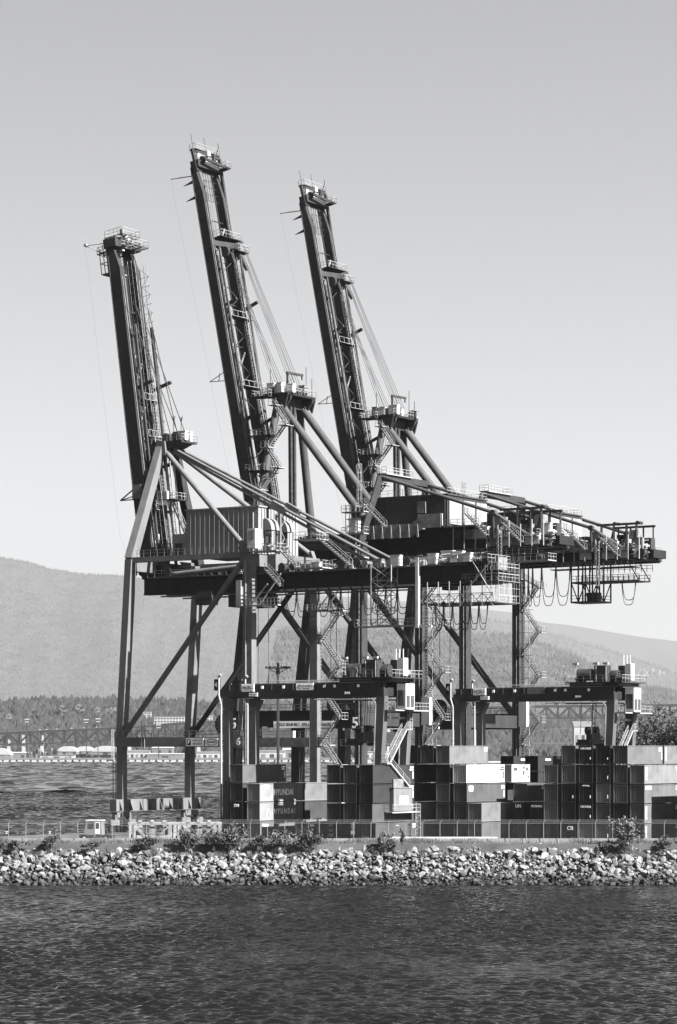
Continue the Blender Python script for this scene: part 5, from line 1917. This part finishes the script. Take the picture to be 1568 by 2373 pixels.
for i, (s, t, x) in enumerate(specs):
    t2 = .04 + .93 * t
    y = BT[0] + (BB[0] - BT[0]) * t2
    z = BT[1] + (BB[1] - BT[1]) * t2 + s * .12 * rr.normal() - .22 + .55 * s
    e = Matrix.Rotation(rr.random() * 6.28, 4, 'Z') @ Matrix.Rotation(rr.normal() * .5, 4, 'X') @ Matrix.Rotation(rr.normal() * .5, 4, 'Y')
    k = int(rr.integers(0, 14))
    if i < 298:
        o = bpy.data.objects.new('rock', ROCKS[k])
        o.matrix_world = Matrix.Translation((x, y, z)) @ e @ Matrix.Scale(s, 4)
        link(o, bank_o)
    else:
        v, f = base_data[k]
        M = np.array((e @ Matrix.Scale(s, 4)).to_3x3())
        w = v @ M.T + np.array((x, y, z))
        b = len(small_v)
        small_v.extend(w.tolist())
        small_f.extend([[q + b for q in p] for p in f])
me = bpy.data.meshes.new('small_rocks')
me.from_pydata(small_v, [], small_f)
me.materials.append(m_rock)
so = link(bpy.data.objects.new('small_rocks', me), bank_o)
so['kind'] = 'stuff'

# ---- kerb wall and chain-link fence along the top
kerb = empty('concrete_kerb_wall', (0, 391.2, QUAY))
tag(kerb, 'low pale concrete kerb wall running along the foot of the fence', 'kerb wall')
kb = MB().prism([(-.3, 0), (.3, 0), (.18, .72), (-.18, .72)], (0, 0, 0), (0, 1, 0), (0, 0, 1), 2.96).mesh('block', m_conc)
for k in range(38):
    o = bpy.data.objects.new('block', kb)
    o.location = (-57 + 3 * k, 0, 0)
    link(o, kerb)
m_fence = mat('galvanised_fence', 0.11, rough=0.6, amt=0.2, scale=2)
m_rack = mat('rack_paint', 0.15, rough=0.6, amt=0.35, scale=1.2, dirt=0.5)
fence = empty('chain_link_fence', (0, 390.6, QUAY))
tag(fence, 'tall chain-link fence with bent post tops in front of the containers', 'fence')
pm = MB().tube((0, 0, -.1), (0, 0, 3.05), .05, 6).tube((0, 0, 3.05), (.32, 0, 3.5), .04, 6).box(-.07, .07, -.07, .07, 3.0, 3.1).mesh('post', m_fence)
for k in range(42):
    o = bpy.data.objects.new('post', pm)
    o.location = (-54.5 + 2.58 * k, 0, 0)
    link(o, fence)
wr = MB().tube((-57, 0, 3.0), (57, 0, 3.0), .03, 5)
part(wr, 'top_rail', m_fence, fence)
for i, (dx, dz) in enumerate(((.11, 3.2), (.21, 3.34), (.32, 3.5))):
    part(MB().tube((-57 + dx, 0, dz), (57 + dx, 0, dz), .014, 4), 'barbed_wire', m_fence, fence)
wm = MB()
for k in range(430):
    x = -57 + k * .28
    wm.beam((x, 0, .05), (x + 2.95, 0, 3.0), .006).beam((x + 2.95, 0, .05), (x, 0, 3.0), .006)
wmo = part(wm, 'wire_mesh', m_grey, fence)
wmo['kind'] = 'stuff'

# ---- bushes
B_ = [
    (110, 1962, 34, 34, 'small dark bush in front of the fence near the pale dock wall', True, 500),
    (128, 1962, 24, 50, 'thin leafy sapling beside the small dark bush on the left', False, 260),
    (340, 1962, 70, 30, 'low spreading bush in front of the white steel racks', True, 700),
    (432, 1964, 60, 48, 'round bush at the right end of the white steel racks', True, 900),
    (495, 1966, 52, 52, 'bush between the steel racks and the gantry leg', True, 900),
    (540, 1966, 58, 60, 'leafy bush directly in front of the gantry waterside leg', False, 1000),
    (597, 1964, 40, 36, 'low bush below the lettered containers', True, 600),
    (655, 1966, 56, 54, 'rounded leafy bush below the two containers with big white names', False, 1000),
    (714, 1966, 62, 50, 'wide bush below the grey container with stacked letters', True, 1000),
    (892, 1970, 46, 52, 'leafy bush in front of the gantry wheels', False, 900),
    (932, 1962, 24, 40, 'thin dark shrub beside the leafy bush at the gantry wheels', True, 300),
    (1450, 1972, 62, 92, 'tall pale-leaved bush in front of the five-column container stack', False, 1500),
    (1410, 1966, 60, 18, 'low weedy shrub at the foot of the tall pale-leaved bush', True, 400),
    (1545, 1966, 50, 30, 'spiky weed clump at the right-hand end of the fence', True, 500),
    (30, 1968, 60, 24, 'low weed clump on the bank at the left-hand end', True, 500),
    (210, 1966, 50, 20, 'low weed clump on the bank below the yard tractor', True, 400),
]
for i, (x, yb, w, h, lab, dk, n_) in enumerate(B_):
    bush(x, yb, w, h, lab, 900 + i, dark=dk, n_=n_)
# grass and weeds on the verge and upper bank
gr = np.random.default_rng(8)
N = 60000
gx = -52 + 104 * gr.random(N)
dens = .5 + .5 * np.sin(gx * .13 + 1) * np.sin(gx * .05)
keep = gr.random(N) < np.clip(dens + (gx < -14) * .35, .08, 1)
gx = gx[keep]
N = len(gx)
gy = 386.4 + 4.2 * gr.random(N)
gz = np.where(gy > 388.5, QUAY, BT[1] + (gy - BT[0]) * (BT[1] - BB[1]) / (BT[0] - BB[0]))
hh = (.15 + .75 * gr.random(N) ** 2) * (.6 + .6 * np.sin(gx * .4) ** 2)
le = gr.normal(0, .25, (N, 2)) * hh[:, None]
w = .03 + .05 * gr.random(N)
V = np.stack([np.stack([gx - w, gy, gz], -1), np.stack([gx + w, gy, gz], -1), np.stack([gx + le[:, 0] + .01, gy + le[:, 1], gz + hh], -1), np.stack([gx + le[:, 0] - .01, gy + le[:, 1], gz + hh], -1)], 1)
go = quads('verge_grass', V.reshape(-1, 3), N, mat('dry_grass', 0.06, rough=0.9, amt=0.6, scale=.7))
tag(go, 'dry grass and weeds along the top of the rock bank', 'grass', kind='stuff')

# ---- pale dock wall behind the fence at the left
dk = empty('dock_wall', (0, 417.2, QUAY))
tag(dk, 'low pale dock wall with small bollards along the water on the left', 'dock wall')
part(MB().box(-75, edge_x(418) + 1, -.5, .5, 0, .55), 'wall', m_conc, dk)
for k in range(11):
    part(MB().tube((-60 + k * 2.3, 0, .55), (-60 + k * 2.3, 0, .85), .22, 8).tube((-60 + k * 2.3, 0, .85), (-60 + k * 2.3, 0, .98), .32, 8), 'bollard', m_mach if k % 3 else m_rail, dk)

# ---- yard tractor
g = at(220, 1946, 398)
T = empty('yard_tractor', (g.x, 398, QUAY), math.radians(-8))
tag(T, 'boxy pale yard tractor with dark windows parked behind the fence', 'tractor')
part(MB().box(-2.2, 2.9, -1.1, 1.1, .6, 1.05), 'chassis', m_mach, T)
cabo = MB().prism([(-1.5, 1.0), (1.3, 1.0), (1.2, 3.2), (-1.1, 3.2)], (0, 0, 0), (1, 0, 0), (0, 0, 1), 2.1)
cabp = part(cabo, 'cab', m_cab, T)
part(MB().box(-1.2, 1.35, -1.12, 1.12, 3.2, 3.32), 'roof', m_white, cabp)
part(MB().box(-.85, .05, -1.09, -1.05, 2.0, 3.0), 'side_window', m_glass, cabp)
part(MB().box(.3, 1.0, -1.09, -1.05, 1.2, 3.0), 'door', m_white, cabp)
part(MB().box(.42, .9, -1.12, -1.09, 2.0, 2.9), 'door_window', m_glass, cabp)
for x in (-1.4, 1.9):
    for y in (-1.0, 1.0):
        w = part(MB().tube((x, y - .18, .55), (x, y + .18, .55), .55, 16), 'wheel', m_tyre, T, True)
        part(MB().tube((x, y - .2, .55), (x, y + .2, .55), .25, 10), 'rim', m_rail, w)
part(MB().tube((.9, .9, 1.0), (.9, .9, 3.8), .09, 8), 'exhaust_stack', m_mach, T)

# ---- white steel racks for spreaders
for k, (xa, xb, lab) in enumerate(((297, 408, 'white steel rack with diagonal braces in front of the pale crane, on its waterside'), (410, 512, 'white steel rack with diagonal braces beside the gantry leg'))):
    a, b = at(xa, 1940, 401), at(xb, 1940, 401)
    L_ = b.x - a.x
    R_ = empty('steel_rack', (a.x, 401, QUAY))
    tag(R_, lab, 'rack', 'steel racks by the fence')
    for x in (.25, 1.0, L_ - 1.0, L_ - .25):
        for y in (0, 2.6):
            part(MB().beam((x, y, 0), (x, y, 2.6), .32, .22), 'post', m_rack, R_)
    for y in (0, 2.6):
        part(MB().box(0, L_, y - .16, y + .16, 2.5, 2.85), 'top_beam', m_rack, R_)
        part(MB().box(1.3, L_ - 1.3, y - .14, y + .14, .35, .85), 'base_beam', m_rack, R_)
        part(MB().beam((1.1, y, 2.3), (3.0, y, .4), .16), 'brace', m_rack, R_)
        part(MB().beam((L_ - 1.1, y, 2.3), (L_ - 3.0, y, .4), .16), 'brace', m_rack, R_)
    for x in (1.8, L_ / 2, L_ - 1.8):
        part(MB().box(x - .45, x + .45, .3, 2.2, .9, 1.9 + .3 * (x > 2)).tube((x - .3, 1.2, 2.0), (x + .3, 1.2, 2.0), .4, 10), 'spare_motor', m_grey, R_)
        part(MB().box(x - .25, x + .25, -.3, .3, 2.85, 3.2), 'twist_lock', m_rack, R_)

# ---- high light mast
g = at(644, 1930, 434)
Lm = empty('light_mast', (g.x, 434, QUAY))
tag(Lm, 'tall white lighting mast with a ring of floodlights behind the lettered containers', 'light mast')
zt = EYE + (HORIZON - 1548) / FPX * 434 - QUAY
part(MB().tube((0, 0, 0), (0, 0, zt), .27, 12, .2), 'pole', m_white, Lm, True)
rg = MB()
for k in range(16):
    a, b = 2 * math.pi * k / 16, 2 * math.pi * (k + 1) / 16
    rg.tube((1.7 * math.cos(a), 1.7 * math.sin(a), zt), (1.7 * math.cos(b), 1.7 * math.sin(b), zt), .07, 5)
    if k % 4 == 0:
        rg.tube((0, 0, zt - .9), (1.7 * math.cos(a), 1.7 * math.sin(a), zt), .06, 5)
part(rg, 'ring', m_mach, Lm)
part(MB().tube((0, 0, zt - 1.0), (0, 0, zt + .9), .42, 10, .2).tube((0, 0, zt + .9), (0, 0, zt + 2.1), .05, 5), 'winch_head', m_grey, Lm)
for k in range(14):
    a = 2 * math.pi * k / 14
    part(MB().prism([(-.3, 0), (.3, 0), (.2, .3), (-.2, .3)], (1.85 * math.cos(a), 1.85 * math.sin(a), zt - .05), (math.cos(a), math.sin(a), .0), (0, 0, 1), .5), 'flood_light', m_mach, Lm)
# ================================================================ the far shore
m_pale = mat('pale_shed', 0.18, rough=0.8, amt=0.12, scale=0.05)
m_pale2 = mat('grey_shed', 0.08, rough=0.8, amt=0.2, scale=0.05)
m_brid = mat('bridge_steel', 0.012, rough=0.7, amt=0.2, scale=0.05)
m_bridl = mat('bridge_pale_steel', 0.05, rough=0.7, amt=0.2, scale=0.05)
m_win = mat('far_window', 0.02, rough=0.2, amt=0.1, scale=0.1)
YF = 4420.0
PXM = YF / FPX          # metres per picture unit over there


def fx(x, Y=YF):
    return (x - 784) / FPX * Y


def fz(y, Y=YF):
    return EYE + (HORIZON - y) / FPX * Y


# pier with fender panels
pier = empty('pier', (0, 4385, 0))
tag(pier, 'long pale pier with slanted fender panels on the far shore', 'pier')
part(MB().box(fx(-60), fx(1000), 0, 30, 5.2, 8.2), 'deck', m_pale2, pier)
part(MB().box(fx(-60), fx(1000), 4, 30, 0, 5.2), 'pile_wall', m_brid, pier)
pm_ = MB().prism([(0, 4.8), (9.6, 4.8), (8.4, .9), (1.6, .9)], (0, -.5, 0), (1, 0, 0), (0, 0, 1), .8).mesh('fender_panel', m_pale)
for k in range(66):
    o = bpy.data.objects.new('fender_panel', pm_)
    o.location = (fx(-50) + k * 11.7, 0, 0)
    link(o, pier)

ORD = ('first second third fourth fifth sixth seventh eighth ninth tenth eleventh twelfth thirteenth fourteenth fifteenth sixteenth '
       'seventeenth eighteenth nineteenth twentieth twenty-first twenty-second').split()
# sheds, domes, tanks: each a thing with walls, roof and doors
def shed(x0, x1, yt, yb, label, curved=False, m=None, dep=40, Y=YF, doors=4):
    X0_, X1_ = fx(x0, Y), fx(x1, Y)
    z0, z1 = fz(yb, Y), fz(yt, Y)
    R = empty('shed', ((X0_ + X1_) / 2, Y, z0))
    tag(R, label, 'shed', 'sheds on the far shore')
    w, h = X1_ - X0_, z1 - z0
    m = m or m_pale
    if curved:
        wall = h * .35
        part(MB().box(-w / 2, w / 2, 0, dep, 0, wall), 'wall', m_pale2, R)
        pr = [(w / 2 * math.cos(a), wall + (h - wall) * math.sin(a)) for a in np.linspace(0, math.pi, 15)]
        part(MB().prism(pr, (0, dep / 2, 0), (1, 0, 0), (0, 0, 1), dep + 2), 'roof', m, R)
    else:
        part(MB().box(-w / 2, w / 2, 0, dep, 0, h * .8), 'wall', m, R)
        part(MB().prism([(-1, h * .8), (dep + 1, h * .8), (dep / 2, h)], (0, 0, 0), (0, 1, 0), (0, 0, 1), w + 2), 'roof', m_pale2 if m is m_pale else m_pale, R)
    for k in range(doors):
        x = -w / 2 + w * (k + .5) / doors
        part(MB().box(x - w / doors * .25, x + w / doors * .25, -.4, 0, .2, h * (.3 if curved else .5)), 'door', m_win if k % 2 else m_pale2, R)
    return R


SH = [
    (-40, 24, 1733, 1757, 'pale curved-roof shed at the left edge of the far shore', True, None),
    (2, 60, 1742, 1757, 'long low grey shed near the bridge end on the far shore', False, m_pale2),
    (28, 90, 1747, 1758, 'low white shed in front of the bridge towers on the far shore', False, None),
    (92, 170, 1748, 1758, 'long low white shed below the pipework on the far shore', False, None),
    (132, 178, 1729, 1748, 'low white domed store left of the two domes on the far shore', True, None),
    (174, 216, 1729, 1747, 'middle white domed store on the far shore', True, None),
    (213, 276, 1728, 1749, 'wide white domed store with a dark wall, beside the pale crane leg', True, None),
    (236, 285, 1746, 1758, 'white arched shed below the wide domed store', True, None),
    (290, 345, 1738, 1757, 'pale shed seen just right of the pale crane waterside leg', False, None),
    (340, 425, 1745, 1758, 'long pale shed between the two waterside legs of the pale crane', False, m_pale2),
    (352, 400, 1730, 1746, 'grey upper shed between the two waterside legs of the pale crane', False, m_pale2),
    (455, 520, 1741, 1757, 'pale shed right of the far waterside leg of the pale crane', False, None),
    (600, 660, 1738, 1757, 'white shed framed below the grey beam behind the light mast', False, None),
    (655, 700, 1733, 1757, 'pale tall shed right of the light mast on the far shore', False, m_pale2),
    (830, 900, 1740, 1757, 'pale shed seen between the yard gantry legs', False, None),
    (1330, 1372, 1671, 1735, 'tall pale tower block below the bridge at the right', False, None),
]
for i, (a, b, c, d, lab, cu, m) in enumerate(SH):
    shed(a, b, c, d, lab, cu, m, Y=YF + 12 + 45 * (i % 3), doors=3 + i % 3)
pr = random.Random(4)
for k in range(9):
    x = 60 + 8 * k + pr.random() * 3
    R = empty('process_tank', (fx(x), YF + 20, fz(1757)))
    tag(R, '%s process tank from the bridge end, left of the white domes' % ORD[k], 'tank', 'process tanks on the far shore')
    h = 8 + 9 * pr.random()
    part(MB().tube((0, 0, 0), (0, 0, h), 2.2, 10).tube((0, 0, h), (0, 0, h + 1.2), 2.2, 10, .3), 'shell', m_pale2 if k % 2 else m_brid, R)
    part(MB().path([(2, -2, 0), (2, -2, h * .8), (6, -2, h * .8)], .5, 5), 'pipe', m_brid, R)

# far light masts
for i, (x, yt, lab) in enumerate(((64, 1667, 'thin far lighting mast with two lamp heads near the bridge end'), (201, 1668, 'thin far lighting mast above the white domes'), (228, 1666, 'thin far lighting mast next to the pale crane leg'), (368, 1680, 'thin far lighting mast between the pale crane legs'))):
    R = empty('light_mast', (fx(x), YF - 8, 8))
    tag(R, lab, 'light mast', 'lighting masts on the far shore')
    z = fz(yt) - 8
    part(MB().tube((0, 0, 0), (0, 0, z), .75, 6, .5), 'pole', m_brid, R)
    part(MB().box(-4, 4, -1, 1, z - .6, z + 1.2), 'lamp_head', m_pale, R)
    part(MB().box(-3.2, 3.2, -1, 1, z - 5, z - 3.6), 'lamp_head', m_pale, R)

# ---- the long truss bridge
YB = 4600.0
Bd = empty('truss_bridge', (0, YB, 0))
tag(Bd, 'long dark steel truss bridge crossing behind the cranes', 'bridge')
topc = [(-60, 1702), (26, 1698), (271, 1687), (430, 1676), (800, 1656), (1080, 1641), (1250, 1637), (1568, 1634), (1700, 1634)]
botc = [(-60, 1726), (26, 1724), (105, 1723), (271, 1713), (430, 1704), (800, 1686), (1080, 1666), (1250, 1664), (1568, 1662), (1700, 1662)]


def ip(c, x):
    return float(np.interp(x, [p[0] for p in c], [p[1] for p in c]))


seg = list(np.arange(-60, 1661, 26.0))
for k, (a, b) in enumerate(zip(seg[:-1], seg[1:])):
    A, B2 = fx(a, YB), fx(b, YB)
    za, zb, ya, yb = fz(ip(topc, a), YB), fz(ip(topc, b), YB), fz(ip(botc, a), YB), fz(ip(botc, b), YB)
    d = part(MB().beam((A, 0, za), (B2, 0, zb), 14, 4.4), 'deck_span', m_brid, Bd)
    part(MB().beam((A, -7, za + 2.2), (B2, -7, zb + 2.2), .4, .8), 'parapet', m_bridl, d)
    for e in (-6, 6):
        tp = MB().beam((A, e, ya), (B2, e, yb), 2.6, 2.6)
        tp.beam((A, e, ya), (A, e, za), 2.0)
        if k % 2:
            tp.beam((A, e, za - 1), (B2, e, yb), 3.0, 3.0)
        else:
            tp.beam((A, e, ya), (B2, e, zb - 1), 3.0, 3.0)
        part(tp, 'truss_panel', m_brid, Bd)
for x, yt in ((21, 1696), (55, 1700), (98, 1704), (300, 1712), (460, 1700), (700, 1690), (900, 1678), (1100, 1664), (1420, 1662)):
    part(MB().beam((fx(x, YB), 0, 0), (fx(x, YB), 0, fz(yt, YB)), 6, 12, 5, 10, up=(0, 1, 0)), 'pier', m_pale, Bd)
# low second truss at the right
Lb = empty('truss_bridge', (0, YB - 90, 0))
tag(Lb, 'lower curved-top truss span seen below the long bridge at the right', 'bridge')
for k in range(10):
    a, b = 1225 + k * 14.5, 1225 + (k + 1) * 14.5
    A, B2 = fx(a, YB), fx(b, YB)
    ta, tb = 1694 - 5 * math.sin(math.pi * k / 10), 1694 - 5 * math.sin(math.pi * (k + 1) / 10)
    tp = MB().beam((A, 0, fz(ta, YB)), (B2, 0, fz(tb, YB)), 1.2).beam((A, 0, fz(1722, YB)), (B2, 0, fz(1722, YB)), 1.6)
    tp.beam((A, 0, fz(1722, YB)), (A, 0, fz(ta, YB)), .9).beam((A, 0, fz(1722, YB)), (B2, 0, fz(tb, YB)), 1.1)
    part(tp, 'truss_panel', m_bridl, Lb)
# vehicles on the deck
for i, (x, kd) in enumerate(((94, 'car'), (109, 'car'), (133, 'car'), (167, 'car'), (196, 'car'), (219, 'truck'), (352, 'truck'), (395, 'car'), (1370, 'car'), (1290, 'truck'))):
    z = fz(ip(topc, x), YB) + 1.6
    R = empty('box_truck' if kd == 'truck' else 'car', (fx(x, YB), YB - 4, z))
    order = ('first', 'second', 'third', 'fourth', 'fifth', 'sixth', 'seventh', 'eighth', 'ninth', 'tenth')[i]
    tag(R, 'tiny %s on the bridge deck, %s vehicle counted from the bridge\'s left end' % ('box truck' if kd == 'truck' else 'pale car', order), kd, 'vehicles on the bridge')
    if kd == 'truck':
        part(MB().box(-5, 3, -1.3, 1.3, .8, 4), 'cargo_box', m_brid, R)
        part(MB().prism([(3.1, .6), (5.4, .6), (5.2, 2), (4.4, 3), (3.1, 3)], (0, 0, 0), (1, 0, 0), (0, 0, 1), 2.4), 'cab', m_pale, R)
    else:
        part(MB().prism([(-2.6, .5), (2.6, .5), (2.5, 1.2), (1.4, 1.4), (.7, 2.1), (-1.5, 2.1), (-2.4, 1.4)], (0, 0, 0), (1, 0, 0), (0, 0, 1), 2), 'body', m_pale, R)
    for wx in (-1.8, 1.8):
        part(MB().tube((wx, -1.2, .5), (wx, 1.2, .5), .5, 8), 'wheel', m_brid, R)

# ---- white buildings on the wooded slope
def block(x0, x1, yt, yb, label, Y, nx_=6, nz=3):
    w = fx(x1, Y) - fx(x0, Y)
    h = fz(yt, Y) - fz(yb, Y)
    R = empty('hillside_building', ((fx(x0, Y) + fx(x1, Y)) / 2, Y, fz(yb, Y)))
    tag(R, label, 'building', 'buildings on the wooded slope')
    part(MB().box(-w / 2, w / 2, 0, 14, -6, h), 'wall', m_pale, R)
    part(MB().box(-w / 2 - .5, w / 2 + .5, -.5, 14.5, h, h + 1.2), 'roof', m_pale2, R)
    for i in range(nx_):
        for j in range(nz):
            x, z = -w / 2 + w * (i + .5) / nx_, h * (j + .45) / nz
            part(MB().box(x - w / nx_ * .28, x + w / nx_ * .28, -.3, 0, z - h / nz * .22, z + h / nz * .25), 'window', m_win, R)


block(317, 350, 1650, 1672, 'white apartment block on the wooded slope behind the pale crane diagonal', 5150, 6, 4)
block(357, 428, 1661, 1675, 'long low white building on the wooded slope between the pale crane legs', 5000, 10, 2)
block(466, 492, 1658, 1678, 'white building on the wooded slope right of the far waterside leg', 5100, 4, 3)
hr = random.Random(9)
for k, (x, y) in enumerate(sorted(((143, 1640), (152, 1643), (182, 1638), (190, 1642), (225, 1645), (243, 1642), (258, 1646), (268, 1650), (262, 1640), (20, 1660), (84, 1664)), key=lambda q: q[0])):
    Y = 5250
    R = empty('hillside_house', (fx(x, Y), Y, fz(y + 6, Y)))
    tag(R, '%s small white house, counted from the left edge, among conifers above the bridge' % ORD[k], 'house', 'small houses among the conifers')
    w, h = 4 + 2.5 * hr.random(), 2 + 2 * hr.random()
    part(MB().box(-w, w, 0, 9, 0, h + 4), 'wall', m_pale2, R)
    part(MB().prism([(-w - 1, h + 4), (w + 1, h + 4), (0, h + 8)], (0, 4.5, 0), (1, 0, 0), (0, 0, 1), 10), 'roof', m_brid if k % 2 else m_pale2, R)
    part(MB().box(-2, 1.5, -.4, 0, 4, 6.5), 'window', m_win, R)


def on_ridge(V, x, y):
    best = None
    for j in range(V.shape[0] - 1):
        k = int(np.argmin(np.abs(V[j, :, 0] / V[j, :, 1] * FPX + 784 - x)))
        p = V[j, k]
        yy = HORIZON - (p[2] - EYE) / p[1] * FPX
        if best is None or abs(yy - y) < best[0]:
            best = (abs(yy - y), p)
    return best[1]


spots = sorted((1478 + 95 * hr.random() ** 1.2, 1556 + 12 * hr.random()) for k in range(14))
for k, (x, y) in enumerate(spots):
    p = on_ridge(V2, x, y)
    R = empty('mountain_house', (fx(x, float(p[1])), float(p[1]), float(p[2])))
    tag(R, '%s tiny pale house, counted from the left, in the cluster on the hazy slope' % ORD[k], 'house', 'house cluster on the hazy slope')
    w = 8 + 8 * hr.random()
    part(MB().box(-w, w, -8, 8, -5, 26), 'wall', m_pale, R)
    part(MB().prism([(-w - 1, 26), (w + 1, 26), (0, 33)], (0, 0, 0), (1, 0, 0), (0, 0, 1), 18), 'roof', m_pale, R)

# ---- broadleaf trees beyond the right block
def tree(x, yt, Y, w, label, seed, n_=5200):
    rng = np.random.default_rng(seed)
    g = at(x, yt, Y)
    h = g.z - QUAY
    R = empty('broadleaf_tree', (g.x, Y, QUAY))
    tag(R, label, 'tree', 'trees beyond the containers')
    r = w / FPX * Y / 2
    v, k = leaf_mass(rng, n_, (0, 0, h * .62), (r, r * .9, h * .42), .42)
    quads('crown', v, k, m_leafd, R)
    st = MB().tube((0, 0, 0), (.2, 0, h * .5), .5, 8, .3)
    for i in range(7):
        a = rng.random() * 6.28
        st.tube((.1, 0, h * (.3 + .05 * i)), (r * .6 * math.cos(a), r * .6 * math.sin(a), h * (.6 + .3 * rng.random())), .16, 6, .05)
    part(st, 'trunk', m_bark, R)


tree(1475, 1668, 760, 66, 'dark broadleaf tree next to the right gantry leg', 51)
tree(1520, 1652, 720, 84, 'tallest dark broadleaf tree behind the containers at the right', 52)
tree(1575, 1658, 700, 90, 'dark broadleaf tree cut by the right edge of the picture', 53)
tree(1440, 1684, 800, 54, 'low dark tree seen through the right gantry', 54)
tree(1385, 1694, 830, 46, 'small dark tree beside the pale tower below the bridge', 55, 3000)
